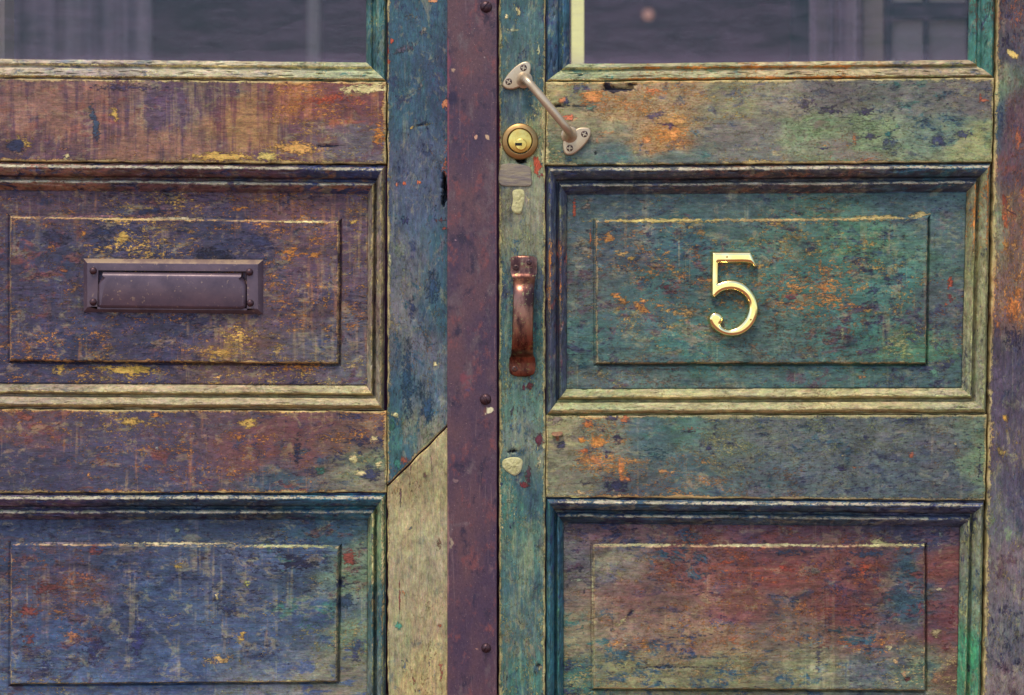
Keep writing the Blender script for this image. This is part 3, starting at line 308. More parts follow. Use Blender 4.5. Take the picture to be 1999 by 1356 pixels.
def metal_mat(name, c1, c2, rough, metallic=1.0, scale=120, contrast=4, bumpd=0.0001, bstr=0.3, spots=None, k=0.8, aniso=(1, 1, 1)):
    m, nt, b, out = newmat(name); n = NB(nt)
    a = n.noise((scale * aniso[0], scale * aniso[1], scale * aniso[2]), (3, 7, 1), 5, 0.65)
    f = n.m('MULTIPLY_ADD', n.m('SUBTRACT', a, 0.5), contrast, 0.5, True)
    c = n.mix(f, lc(c1, k), lc(c2, k))
    if spots:
        sp = n.noise((scale * 5, scale * 5, scale * 5), (8, 2, 4), 3, 0.6)
        c = n.mix(n.m('MULTIPLY', n.m('SUBTRACT', sp, spots[1]), 14, clamp=True), c, lc(spots[0], k))
    nt.links.new(c, b.inputs['Base Color'])
    b.inputs['Metallic'].default_value = metallic
    n.put(b.inputs['Roughness'], n.m('MULTIPLY_ADD', f, 0.12, rough - 0.06))
    fine = n.noise((900, 900, 900), (1, 1, 1), 3, 0.6)
    n.bump(n.m('ADD', fine, n.m('MULTIPLY', a, 2.0)), bumpd, bstr, b)
    return m
def strip_mat():
    m, nt, b, out = newmat("rusty_painted_iron"); n = NB(nt)
    a = n.noise((24, 24, 12), (3, 7, 1), 5, 0.6); e = n.noise((90, 90, 60), (8, 2, 4), 5, 0.7); f = n.noise((500, 500, 400), (1, 2, 4), 3, 0.6)
    c = n.mix(n.m('MULTIPLY_ADD', n.m('SUBTRACT', a, 0.5), 4.5, 0.5, True), lc((76, 56, 78)), lc((104, 72, 78)))
    c = n.mix(n.mask(e, 0.5, 8, 0.76, 0.44), c, lc((128, 74, 76)))
    c = n.mix(n.mask(n.noise((60, 60, 30), (18, 2, 9), 4, 0.7), 0.5, 7, 0.78, 0.44), c, lc((112, 94, 98)))
    c = n.mix(n.mask(n.noise((70, 70, 50), (1, 22, 40), 4, 0.7), 0.5, 7, 0.78, 0.46), c, lc((54, 42, 64)))
    scr = n.noise((420, 60, 26), (5, 5, 1), 4, 0.7)
    c = n.mix(n.m('MULTIPLY', n.m('MULTIPLY', n.m('SUBTRACT', scr, 0.6), 9, clamp=True), 0.5), c, lc((140, 110, 112)))
    spk = n.noise((900, 60, 900), (2, 7, 1), 2, 0.6)
    c = n.mix(n.m('MULTIPLY', n.m('SUBTRACT', spk, 0.68), 12, clamp=True), c, lc((176, 146, 136)))
    c = n.mix(n.m('MULTIPLY', n.m('SUBTRACT', 0.34, spk), 12, clamp=True), c, lc((46, 36, 58)))
    E = n.attr("marks")
    mE = n.m('MULTIPLY', n.m('SUBTRACT', n.m('ADD', E.outputs['Alpha'], n.m('MULTIPLY', n.m('SUBTRACT', e, 0.5), 1.0)), 0.5), 6, clamp=True)
    c = n.mix(n.m('MULTIPLY', mE, 0.9), c, E.outputs[0])
    c = n.mix(0.6, c, n.gray(n.m('MULTIPLY_ADD', f, 1.4, 0.3)), 'MULTIPLY')
    nt.links.new(c, b.inputs['Base Color']); b.inputs['Metallic'].default_value = 0.0
    n.put(b.inputs['Roughness'], n.m('MULTIPLY_ADD', e, 0.3, 0.35)); b.inputs['Specular IOR Level'].default_value = 0.4
    n.bump(n.m('ADD', f, n.m('MULTIPLY', e, 2)), 0.0004, 0.5, b)
    return m
M_STRIP = strip_mat()
M_NICKEL = metal_mat("satin_nickel", (208, 188, 158), (194, 172, 142), 0.36, metallic=0.55, scale=60, bumpd=0.00005, k=0.9)
M_BRASS = metal_mat("polished_brass", (255, 240, 184), (255, 226, 150), 0.09, scale=60, bumpd=0.00004, bstr=0.2, k=1.0)
M_PLUG = metal_mat("yellow_brass", (246, 216, 124), (218, 180, 92), 0.30, scale=90, bumpd=0.00006, k=0.95)
M_BRONZE = metal_mat("tarnished_bronze", (190, 156, 104), (166, 130, 84), 0.45, scale=70, k=0.9)
M_COPPER = metal_mat("worn_copper_iron", (156, 108, 92), (78, 52, 52), 0.34, scale=70, contrast=5, aniso=(1.4, 1, .5), spots=((150, 138, 96), .60), bumpd=0.0002, k=0.9)
M_PLATE = metal_mat("dark_bronze_plate", (100, 80, 90), (76, 62, 76), 0.40, metallic=0.3, scale=50, contrast=3, spots=((142, 118, 104), .64), bumpd=0.00015, k=1.0)
M_PALE_EDGE = metal_mat("pale_bronze_edge", (170, 144, 118), (128, 104, 96), 0.42, metallic=0.3, scale=70, contrast=5, spots=((222, 206, 170), .70))  # paler bronze for the plate faces that look upward
M_SCREW = metal_mat("dull_screw_steel", (100, 74, 66), (70, 52, 52), 0.45, metallic=.6, scale=200, k=0.9)
M_DARKSCREW = metal_mat("dark_iron_head", (92, 64, 66), (64, 46, 56), 0.45, metallic=0.6, scale=200, k=0.9)
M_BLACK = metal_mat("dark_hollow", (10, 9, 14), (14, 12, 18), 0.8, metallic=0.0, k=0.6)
M_PUTTY = metal_mat("old_putty", (224, 216, 158), (196, 190, 132), 0.8, metallic=0.0, scale=180, contrast=5, bumpd=0.0008, bstr=0.7, spots=((128, 132, 108), .66))
M_GREYWOOD = wood_like = metal_mat("grey_bare_patch", (164, 150, 122), (132, 120, 116), 0.7, metallic=0.0, scale=120, contrast=4, aniso=(.5, 1, 3), bumpd=0.0006, bstr=0.6, spots=((108, 96, 108), .66))

def glass_mat():
    m = bpy.data.materials.new("old_window_glass"); m.use_nodes = True; nt = m.node_tree; nt.nodes.clear()
    out = nt.nodes.new("ShaderNodeOutputMaterial"); n = NB(nt)
    tr = nt.nodes.new("ShaderNodeBsdfTransparent"); tr.inputs[0].default_value = (0.93, 0.94, 0.95, 1)
    gl = nt.nodes.new("ShaderNodeBsdfGlossy"); gl.inputs['Roughness'].default_value = 0.03
    fr = nt.nodes.new("ShaderNodeFresnel"); fr.inputs[0].default_value = 1.38
    di = nt.nodes.new("ShaderNodeBsdfDiffuse"); di.inputs[0].default_value = lc((190, 160, 192))
    mx = nt.nodes.new("ShaderNodeMixShader"); nt.links.new(fr.outputs[0], mx.inputs[0]); nt.links.new(tr.outputs[0], mx.inputs[1]); nt.links.new(gl.outputs[0], mx.inputs[2])
    dust = n.noise((30, 30, 90), (2, 2, 2), 5, 0.7); scr = n.noise((40, 40, 900), (5, 1, 2), 2, 0.5)
    f = n.m('ADD', n.m('MULTIPLY', n.m('SUBTRACT', dust, 0.38), 0.27, clamp=True), n.m('MULTIPLY', n.m('SUBTRACT', scr, 0.64), 0.5, clamp=True))
    sx = nt.nodes.new("ShaderNodeSeparateXYZ"); nt.links.new(n.tc, sx.inputs[0]); zb = ZC + (CZ - 121) * S
    low = n.m('POWER', n.m('SUBTRACT', 1.0, n.m('DIVIDE', n.m('SUBTRACT', sx.outputs[2], zb), 0.022), clamp=True), 2.0)
    smear = n.noise((14, 14, 260), (9, 1, 6), 5, 0.7)
    f = n.m('ADD', f, n.m('MULTIPLY', low, n.m('MULTIPLY', smear, 0.30)))
    for (p1, p2, wd, amt) in (((478, 76), (612, 26), .00022, .30), ((520, 96), (700, 84), .0003, .12), ((1330, 60), (1460, 84), .0003, .08), ((150, 92), (330, 104), .0004, .10)):
        a_, b_ = wv(*p1), wv(*p2); dv = (b_ - a_).normalized(); L_ = (b_ - a_).length
        X_, Z_ = sx.outputs[0], sx.outputs[2]
        al = n.m('ADD', n.m('MULTIPLY', n.m('SUBTRACT', X_, a_.x), dv.x), n.m('MULTIPLY', n.m('SUBTRACT', Z_, a_.z), dv.z))
        ac = n.m('ABSOLUTE', n.m('ADD', n.m('MULTIPLY', n.m('SUBTRACT', X_, a_.x), -dv.z), n.m('MULTIPLY', n.m('SUBTRACT', Z_, a_.z), dv.x)))
        on = n.m('MULTIPLY', n.m('MULTIPLY', n.m('GREATER_THAN', al, 0.0), n.m('LESS_THAN', al, L_)), n.m('SUBTRACT', 1.0, n.m('DIVIDE', ac, wd), clamp=True))
        f = n.m('ADD', f, n.m('MULTIPLY', n.m('MULTIPLY', on, amt), dust))
    mx2 = nt.nodes.new("ShaderNodeMixShader"); nt.links.new(f, mx2.inputs[0]); nt.links.new(mx.outputs[0], mx2.inputs[1]); nt.links.new(di.outputs[0], mx2.inputs[2])
    nt.links.new(mx2.outputs[0], out.inputs[0])
    return m
M_GLASS = glass_mat()
def plain_mat(name, c1, c2, scale=(20, 20, 20), rough=0.8, k=0.8):
    m, nt, b, out = newmat(name); n = NB(nt)
    c = n.mix(n.m('MULTIPLY_ADD', n.m('SUBTRACT', n.noise(scale, (1, 2, 3), 4), 0.5), 3, 0.5, True), lc(c1, k), lc(c2, k))
    nt.links.new(c, b.inputs['Base Color']); b.inputs['Roughness'].default_value = rough; b.inputs['Specular IOR Level'].default_value = 0.2
    return m

# ------------------------------------------------------------------ object helpers
def empty(name, loc, label, cat):
    o = bpy.data.objects.new(name, None); col.objects.link(o); o.location = loc; o.empty_display_size = 0.05
    o["label"] = label; o["category"] = cat
    return o
def link_mesh(name, me, mat, parent=None, label=None):
    o = bpy.data.objects.new(name, me); col.objects.link(o)
    if mat is not None and not me.materials: me.materials.append(mat)
    if parent is not None:
        o.parent = parent
        base = parent.matrix_local.translation.copy() if parent.parent is None else parent.parent.location + parent.location
        o.location = -parent_world(parent)
    if label: o["label"] = label
    return o
def parent_world(p):
    v = Vector((0, 0, 0))
    while p is not None: v = v + p.location; p = p.parent
    return v
def mesh_np(name, verts, quads, attrs=None, smooth=True, tris=None):
    me = bpy.data.meshes.new(name); verts = np.asarray(verts, np.float32).reshape(-1, 3)
    q = np.asarray(quads, np.int32).reshape(-1, 4); nq = len(q)
    me.vertices.add(len(verts)); me.vertices.foreach_set("co", verts.ravel())
    me.loops.add(nq * 4); me.loops.foreach_set("vertex_index", q.ravel())
    me.polygons.add(nq); me.polygons.foreach_set("loop_start", np.arange(0, nq * 4, 4, dtype=np.int32))
    me.polygons.foreach_set("use_smooth", np.full(nq, smooth, bool))
    me.update(calc_edges=True); me.validate()
    for k, a in (attrs or {}).items():
        at = me.attributes.new(k, 'FLOAT_COLOR', 'POINT'); at.data.foreach_set("color", np.ascontiguousarray(a, np.float32).ravel())
    return me
def grid_quads(r, c, off=0):
    i, j = np.meshgrid(np.arange(r - 1), np.arange(c - 1), indexing='ij'); a = i * c + j
    return (np.stack([a, a + c, a + c + 1, a + 1], -1).reshape(-1, 4) + off)
PULL = dict(Rpanel2=.12, Rpanel1=.5, Rrail1=.35, Rrail2=.45, Rstile=.35, Lpanel2=.3, Lpanel1=.4, Lrail1=.35, Lrail2=.35, Lstile=.3, Rhinge=.25)
def paint(px, py, ctrl, vert, marks=(), wear=None, wearcol=None, pull=.3):
    """pigment attributes for points of one board"""
    n = px.size; x = px.ravel(); y = py.ravel()
    ex, ey = (16, 46) if vert else (46, 16)
    wx = x + 60 * (fbm(x / (2.2 * ex), y / (2.2 * ey), 1, 2) - .5) + 34 * (fbm(x / (.55 * ex), y / (.55 * ey), 3, 3) - .5)
    wy = y + 50 * (fbm(x / (2.2 * ex), y / (2.2 * ey), 4, 2) - .5) + 28 * (fbm(x / (.55 * ex), y / (.55 * ey), 6, 3) - .5)
    W = np.zeros(n); A = np.zeros((n, 3)); B = A.copy(); C = A.copy(); D = np.zeros((n, 4))
    ax, ay = (1.0, 1.5) if vert else (1.5, 1.0)
    for (cx, cy, a, b, c, db, df, dd, ds) in ctrl:
        d2 = ((wx - cx) / ax) ** 2 + ((wy - cy) / ay) ** 2
        w_ = 1.0 / (d2 + 16.0 ** 2) ** 2.3
        W += w_; A += w_[:, None] * pc(a); B += w_[:, None] * pc(b); C += w_[:, None] * pc(c); D += w_[:, None] * np.array([db, df, dd, ds])
    A /= W[:, None]; B /= W[:, None]; C /= W[:, None]; D /= W[:, None]
    if len(ctrl) > 5:
        A = A * (1 - pull) + pull * np.mean([pc(q[2]) for q in ctrl], 0); B = B * (1 - .6 * pull) + .6 * pull * np.mean([pc(q[3]) for q in ctrl], 0); C = C * .75 + .25 * np.mean([pc(q[4]) for q in ctrl], 0)
    if wear is not None:
        wr = np.clip(wear.ravel() * (0.1 + 1.8 * fbm(x / 16, y / 16, 2)), 0, 1)
        D[:, 1] = np.clip(D[:, 1] + 0.7 * wr, 0, 1); D[:, 2] *= 1 - 0.7 * wr
        if wearcol is not None: C = C * (1 - wr[:, None]) + pc(wearcol) * wr[:, None]
    E = np.zeros((n, 4))
    mx = x + 7 * (fbm(x / 12, y / 12, 3) - .5) * 2; my = y + 5 * (fbm(x / 12, y / 10, 5) - .5) * 2
    for (cx, cy, rx, ry, c, tilt, st) in marks:
        t = math.radians(tilt); sl = min(rx, ry) < 4
        X, Y = (x, y + 2.0 * (fbm(x / 25, y / 25, 6) - .5) * 2) if sl else (mx, my)
        u = (X - cx) * math.cos(t) + (Y - cy) * math.sin(t); v = -(X - cx) * math.sin(t) + (Y - cy) * math.cos(t)
        r = np.sqrt((u / rx) ** 2 + (v / ry) ** 2); al = np.clip((1 - 0.5 * r) * st, 0, 1.2)
        k = al > E[:, 3]; E[k, :3] = pc(c); E[k, 3] = al[k]
    one = np.ones((n, 1))
    return dict(paint_main=np.hstack([A, one]), paint_second=np.hstack([B, one]), paint_flake=np.hstack([C, one]), wear=D, marks=E)
def dent(px, py, key):
    h = np.zeros_like(px)
    for (cx, cy, rx, ry, tilt, d) in DENTS.get(key, ()):
        t = math.radians(tilt); X = px + 4 * (fbm(px / 9, py / 9, 3) - .5) * 2; Y = py + 2 * (fbm(px / 9, py / 9, 5) - .5) * 2
        u = (X - cx) * math.cos(t) + (Y - cy) * math.sin(t); v = -(X - cx) * math.sin(t) + (Y - cy) * math.cos(t)
        h -= d * (1 - sstep(0.8, 1.15, np.sqrt((u / rx) ** 2 + (v / ry) ** 2)))
    return h
def samples(a, b, step, fine=True):
    L = b - a; n = max(2, int(round(abs(L) / step)))
    t = np.linspace(0, 1, n + 1)
    if fine:
        e = np.array([0.5, 1.1, 2.0]) / L
        t = np.unique(np.concatenate([t, e, 1 - e]))
        t = t[(t >= 0) & (t <= 1)]
    return t
def relief(px, py, vert):
    a, c = (90, 26) if vert else (26, 90)
    return 0.5 * (fbm(px / (c * 1.2), py / (a * 1.2), 2) - .5) + 0.22 * (fbm(px / 10, py / 10, 5, 2) - .5)

def board(name, key, quad, h, vert, parent, step=3.0, rnd=2.6, depth=30, wob=1.2, label=None, wearcol='tn'):
    """a board of timber: a fine surface sheet with eased, worn edges and its four sides"""
    TL, TR, BR, BL = (np.array(q, float) for q in quad)
    Lx = max(np.linalg.norm(TR - TL), 1); Ly = max(np.linalg.norm(BL - TL), np.linalg.norm(BR - TR))
    u = samples(0, Lx, step); v = samples(0, Ly, step)
    yv = TL[1] * (1 - v) + BL[1] * v; keep = ((yv > -160) & (yv < 1500)) | (np.arange(len(v)) % 6 == 0); keep[:4] = True; keep[-4:] = True; v = v[keep]
    U, V = np.meshgrid(u, v)
    P = (TL[None, None] * ((1 - U) * (1 - V))[..., None] + TR * (U * (1 - V))[..., None] + BR * (U * V)[..., None] + BL * ((1 - U) * V)[..., None])
    px, py = P[..., 0].copy(), P[..., 1].copy()
    ex = np.minimum(U, 1 - U) * Lx; ey = np.minimum(V, 1 - V) * np.linalg.norm(BL - TL)
    ed = np.minimum(ex, ey)
    # ragged outline
    px += np.where(ex < 5, (vnoise(py / 17, px / 60, 3) - .5) * 2 * wob, 0) * np.clip(1 - ex / 5, 0, 1)
    py += np.where(ey < 5, (vnoise(px / 19, py / 60, 4) - .5) * 2 * wob, 0) * np.clip(1 - ey / 5, 0, 1)
    rr = rnd * (0.5 + 1.3 * fbm(px / 28, py / 28, 6))
    e = np.clip(ed / rr, 0, 1)
    H = h - rr * 0.5 * (1 - np.sqrt(np.clip(1 - (1 - e) ** 2, 0, 1))) + relief(px, py, vert) * np.clip(ed / 4, 0, 1)
    H += dent(px, py, key)
    wear = np.clip(1 - ed / (4 + 10 * fbm(px / 30, py / 30, 7) ** 2), 0, 1) * 1.0
    at = paint(px, py, CTRL[key], vert, MARKS.get(key, ()), wear, wearcol, PULL.get(key, .2))
    r, c = px.shape; verts = world(px, py, H).reshape(-1, 3); quads = grid_quads(r, c)
    # sides
    idx = np.arange(r * c).reshape(r, c)
    ring = np.concatenate([idx[0, :], idx[1:, -1], idx[-1, -2::-1], idx[-2:0:-1, 0]])
    rv = verts[ring]; back = rv.copy(); back[:, 1] = depth * 0.001
    n0 = len(verts); m = len(ring); i = np.arange(m); j = (i + 1) % m
    sq = np.stack([n0 + i, n0 + j, n0 + m + j, n0 + m + i], -1)
    verts = np.concatenate([verts, rv, back])
    at = {k: np.concatenate([a, a[ring], a[ring]]) for k, a in at.items()}
    for k in ('marks',): at[k][n0:, 3] = 0
    me = mesh_np(name, verts, np.concatenate([quads, sq]), at)
    return link_mesh(name, me, MW_V if vert else MW_H, parent, label)

PROF = [(0, -5.5), (.035, -5.5), (.05, -3.2), (.062, -1.2), (.11, .9), (.16, 2.4), (.19, 2.3), (.24, 1.0), (.30, -.8), (.36, -3.2), (.405, -5.6), (.42, -11), (.44, -13), (.50, -13),
        (.525, -9.5), (.56, -6.2), (.605, -4.7), (.64, -5.0), (.69, -7.0), (.76, -9.6), (.82, -12.2), (.87, -14.6), (1.0, -16.5)]
GPROF = [(0, -5), (.04, -5), (.06, -2.0), (.10, -.2), (.15, .0), (.28, -.9), (.44, -2.2), (.50, -3.4), (.55, -7.4), (.63, -8.2), (.72, -5.2), (.78, -5.0), (.86, -6.2), (.93, -8.2), (.97, -9.4), (1.0, -13)]
def moulding(name, key, quad, wd, prof, parent, ridges, label=None, step=4.0, skip=()):
    """four mitred lengths of moulding round an opening"""
    c = [np.array(q, float) for q in quad]                      # TL TR BR BL
    wT, wR, wB, wL = wd
    inn = [(wL, wT), (-wR, wT), (-wR, -wB), (wL, -wB)]
    t = np.array([p[0] for p in prof]); hh = np.array([p[1] for p in prof], float)
    tt = np.unique(np.concatenate([np.linspace(0, 1, 46), t])); hp = np.interp(tt, t, hh)
    V, Q, AT, off = [], [], {}, 0
    mats = []
    for s, (a, b) in zip('TRBL', ((0, 1), (1, 2), (2, 3), (3, 0))):
        if s in skip: continue
        L = np.linalg.norm(c[b] - c[a]); n = max(2, int(L / step)); lam = np.linspace(0, 1, n + 1)
        yl = c[a][1] * (1 - lam) + c[b][1] * lam; keep = ((yl > -160) & (yl < 1500)) | (np.arange(n + 1) % 6 == 0); keep[-3:] = True; lam = lam[keep]
        Lm, T = np.meshgrid(lam, tt)
        pa = c[a][None] + tt[:, None] * np.array(inn[a])[None]; pb = c[b][None] + tt[:, None] * np.array(inn[b])[None]
        px = pa[:, None, 0] * (1 - Lm) + pb[:, None, 0] * Lm; py = pa[:, None, 1] * (1 - Lm) + pb[:, None, 1] * Lm
        vert = s in 'RL'
        # wavering, knocked-about section
        end = np.clip(np.minimum(Lm, 1 - Lm) * L / 14, 0, 1) 
        run = Lm * L
        T2 = T + end * 0.022 * (fbm(run / 24, T * 3 + 40, 1, 3) - .5) + end * 0.022 * (fbm(run / 60, T * 3 + {'T': 0, 'R': 9, 'B': 17, 'L': 31}[s], 2) - .5) * 2
        H = np.interp(T2, tt, hp) + end * (1.0 * (fbm(run / 45, T * 6 + 5, 4) - .5) + 0.7 * (fbm(run / 9, T * 16 + 3, 6, 2) - .5) - 1.5 * sstep(.66, .76, fbm(run / 20, T * 9 + 11, 7, 3)))
        wear = np.zeros_like(T)
        for (r0, rw, amt) in ridges: wear = np.maximum(wear, amt * np.clip(1 - np.abs(T2 - r0) / rw, 0, 1))
        if vert: wear *= 0.5
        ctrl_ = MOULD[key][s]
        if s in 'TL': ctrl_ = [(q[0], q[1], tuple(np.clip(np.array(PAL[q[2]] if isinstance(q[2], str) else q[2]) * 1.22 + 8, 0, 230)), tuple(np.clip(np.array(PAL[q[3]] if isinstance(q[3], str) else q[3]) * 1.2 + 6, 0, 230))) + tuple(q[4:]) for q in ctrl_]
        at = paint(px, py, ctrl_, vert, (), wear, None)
        verts = world(px, py, H); r, cc = px.shape
        q = grid_quads(r, cc, off)
        V.append(verts.reshape(-1, 3)); Q.append(q); mats.append((len(q), 1 if vert else 0)); off += r * cc
        for k, v in at.items(): AT.setdefault(k, []).append(v)
    me = mesh_np(name, np.concatenate(V), np.concatenate(Q), {k: np.concatenate(v) for k, v in AT.items()})
    me.materials.append(MW_H); me.materials.append(MW_V)
    me.polygons.foreach_set("material_index", np.concatenate([np.full(n, k, np.int32) for n, k in mats])); me.update()
    # orientation: every face towards the street
    return link_mesh(name, me, None, parent, label)

def panel(name, key, outer, field, parent, h=-14.0, rise=4.2, slope=4.0, step=3.2, label=None):
    o = [np.array(q, float) for q in outer]; f = [np.array(q, float) for q in field]
    def row(y0l, y0r, L, A, B, R): return [L, A, B, R]
    ly = lambda p, q, x: p[1] + (q[1] - p[1]) * (x - p[0]) / (q[0] - p[0])
    lx = lambda p, q, y: p[0] + (q[0] - p[0]) * (y - p[1]) / (q[1] - p[1])
    TL, TR, BR, BL = o; a, b, c, d = f
    G = [[TL, (a[0], ly(TL, TR, a[0])), (b[0], ly(TL, TR, b[0])), TR], [(lx(TL, BL, a[1]), a[1]), a, b, (lx(TR, BR, b[1]), b[1])],
         [(lx(TL, BL, d[1]), d[1]), d, c, (lx(TR, BR, c[1]), c[1])], [BL, (d[0], ly(BL, BR, d[0])), (c[0], ly(BL, BR, c[0])), BR]]
    G = np.array([[np.array(p, float) for p in r] for r in G])
    def axis(lens):
        out = []
        for k, L in enumerate(lens):
            t = np.linspace(0, 1, max(3, int(L / step)) + 1)
            e = np.array([.8, 1.6, 2.4, 3.2, 4.2, 5.4]) / L
            ad = []
            if k in (0, 1): ad.append(1 - e)
            if k in (1, 2): ad.append(e)
            t = np.unique(np.concatenate([t] + ad)); t = t[(t >= 0) & (t <= 1)]
            out.append(t[:-1] + k if k < 2 else t + k)
        return np.concatenate(out)
    us = axis([np.linalg.norm(G[1][k + 1] - G[1][k]) for k in range(3)]); vs_ = axis([np.linalg.norm(G[k + 1][1] - G[k][1]) for k in range(3)])
    U, V = np.meshgrid(us, vs_)
    ci = np.clip(U.astype(int), 0, 2); cj = np.clip(V.astype(int), 0, 2); fu = (U - ci)[..., None]; fv = (V - cj)[..., None]
    P = (G[cj, ci] * (1 - fu) + G[cj, ci + 1] * fu) * (1 - fv) + (G[cj + 1, ci] * (1 - fu) + G[cj + 1, ci + 1] * fu) * fv
    px, py = P[..., 0].copy(), P[..., 1].copy()
    wx = px + 1.3 * (fbm(px / 22, py / 22, 3) - .5) * 2; wy = py + 1.3 * (fbm(px / 22, py / 22, 5) - .5) * 2
    # signed distance inside the raised field
    def edge(p, q):
        dv = (q - p) / np.linalg.norm(q - p); return (wx - p[0]) * (-dv[1]) + (wy - p[1]) * dv[0]
    sdist = np.minimum(np.minimum(edge(a, b), edge(b, c)), np.minimum(edge(c, d), edge(d, a)))
    lowr = np.minimum(edge(b, c), edge(c, d)) <= np.minimum(edge(a, b), edge(d, a))
    lft = edge(d, a) < np.minimum(edge(a, b), edge(c, d))
    H = h + rise * sstep(-0.5, slope - 0.5, sdist) - np.where(lowr, 4.4, np.where(lft, 1.2, 0.2)) * np.exp(-((sdist + 2.2) / 1.9) ** 2) + relief(px, py, False) * 1.2 + dent(px, py, key)
    wear = 0.6 * np.exp(-((sdist - 2.0) / 2.2) ** 2)
    at = paint(px, py, CTRL[key], False, MARKS.get(key, ()), wear, (196, 176, 142), PULL.get(key, .2))
    r, cc = px.shape
    me = mesh_np(name, world(px, py, H).reshape(-1, 3), grid_quads(r, cc), at)
    o_ = link_mesh(name, me, MW_H, parent, label)
    md = o_.modifiers.new("thickness", 'SOLIDIFY'); md.thickness = 0.012; md.offset = -1
    return o_

def bm_obj(name, bm, mat, parent, label=None, smooth=True, ang=35, rub_or_pale=None):
    bmesh.ops.recalc_face_normals(bm, faces=bm.faces)
    if rub_or_pale:
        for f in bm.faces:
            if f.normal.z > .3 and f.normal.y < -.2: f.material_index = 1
    me = bpy.data.meshes.new(name); bm.to_mesh(me); bm.free()
    if smooth: me.shade_smooth(); me.set_sharp_from_angle(angle=math.radians(ang))
    o = link_mesh(name, me, mat, parent, label)
    if rub_or_pale: me.materials.append(rub_or_pale)
    return o
def box(bm, x0, x1, y0, y1, z0, z1):
    vs_ = [bm.verts.new((x, y, z)) for x in (x0, x1) for y in (y0, y1) for z in (z0, z1)]
    for f in ((0, 1, 3, 2), (4, 6, 7, 5), (0, 4, 5, 1), (2, 3, 7, 6), (0, 2, 6, 4), (1, 5, 7, 3)): bm.faces.new([vs_[i] for i in f])
def lathe(bm, px, py, prof, seg=40, tilt=None):
    """turned shape standing out of the door: prof = (radius px, height mm)"""
    rings = []
    for (r, h) in prof:
        if r < 1e-6: rings.append([bm.verts.new(wv(px, py, h))]); continue
        rings.append([bm.verts.new(wv(px + r * math.cos(2 * math.pi * k / seg), py + r * math.sin(2 * math.pi * k / seg), h)) for k in range(seg)])
    for a, b in zip(rings, rings[1:]):
        for k in range(seg):
            k2 = (k + 1) % seg
            if len(a) == 1: bm.faces.new((a[0], b[k], b[k2]))
            elif len(b) == 1: bm.faces.new((a[k], a[k2], b[0]))
            else: bm.faces.new((a[k], a[k2], b[k2], b[k]))
def screw_head(name, px, py, r, h0, parent, mat, kind='cross', dome=0.6, rot=20.0):
    """a screw head with a driven recess"""
    nr, ns = 10, 48; bm = bmesh.new(); rings = []
    for i in range(nr + 1):
        q = r * i / nr; ring = []
        for k in range(ns if i else 1):
            t = 2 * math.pi * k / ns; x, y = q * math.cos(t), q * math.sin(t); c_, s_ = math.cos(math.radians(rot)), math.sin(math.radians(rot))
            u, v = x * c_ + y * s_, -x * s_ + y * c_
            h = h0 + dome * math.sqrt(max(0, 1 - (q / r) ** 2)) if dome > 0.8 else h0 + dome * (1 - (q / r) ** 4)
            if kind == 'cross' and (min(abs(u), abs(v)) < r * .15) and max(abs(u), abs(v)) < r * .62: h -= 1.3
            if kind == 'slot' and abs(u) < r * .16: h -= 0.9
            ring.append(bm.verts.new(wv(px + x, py + y, h)))
        rings.append(ring)
    rings.append([bm.verts.new(wv(px + r * math.cos(2 * math.pi * k / ns), py + r * math.sin(2 * math.pi * k / ns), h0 - 2.5)) for k in range(ns)])
    for a, b in zip(rings, rings[1:]):
        for k in range(ns):
            k2 = (k + 1) % ns
            if len(a) == 1: bm.faces.new((a[0], b[k], b[k2]))
            else: bm.faces.new((a[k], a[k2], b[k2], b[k]))
    return bm_obj(name, bm, mat, parent)
def outline_plate(bm, pts, layers):
    """closed outline raised through layers of (inset px, height mm) and capped"""
    P = [Vector((x, y)) for x, y in pts]; n = len(P)
    area = sum(P[i].x * P[(i + 1) % n].y - P[(i + 1) % n].x * P[i].y for i in range(n)); sg = 1 if area > 0 else -1
    nor = []
    for i in range(n):
        d = (P[(i + 1) % n] - P[i - 1]).normalized(); nor.append(Vector((-d.y, d.x)) * sg)
    rings = [[bm.verts.new(wv(P[i].x + nor[i].x * ins, P[i].y + nor[i].y * ins, h)) for i in range(n)] for ins, h in layers]
    for a, b in zip(rings, rings[1:]):
        for i in range(n): bm.faces.new((a[i], a[(i + 1) % n], b[(i + 1) % n], b[i]))
    bm.faces.new(rings[-1])
def smooth_closed(pts, per=6):
    n = len(pts); out = []
    for i in range(n):
        p0, p1, p2, p3 = (np.array(pts[(i + k) % n], float) for k in (-1, 0, 1, 2))
        for t in np.linspace(0, 1, per, endpoint=False):
            out.append(tuple(0.5 * ((2 * p1) + (-p0 + p2) * t + (2 * p0 - 5 * p1 + 4 * p2 - p3) * t * t + (-p0 + 3 * p1 - 3 * p2 + p3) * t ** 3)))
    return out
def pane(name, x0, x1, y0, y1, parent, label=None):
    bm = bmesh.new(); a, b = wv(x0, y1, 0), wv(x1, y0, 0)
    box(bm, a.x, b.x, 0.0118, 0.0148, a.z, b.z)
    return bm_obj(name, bm, M_GLASS, parent, label, smooth=False)

# ------------------------------------------------------------------ door leaves
def leaf_root(px, label):
    return empty("door_leaf", (wv(px, 0).x, 0.0, ZC + (CZ - 1800) * S), label, "door")
LEFT = leaf_root(320, "weathered plum and blue painted door leaf with a letter plate and dark iron meeting strip")
RIGHT = leaf_root(1520, "weathered green painted door leaf carrying the brass 5, lock and two pull handles")
RID = [(.13, .09, 1.0), (.59, .08, 1.0)]
GRID_ = [(.10, .08, .7), (.70, .08, .7)]
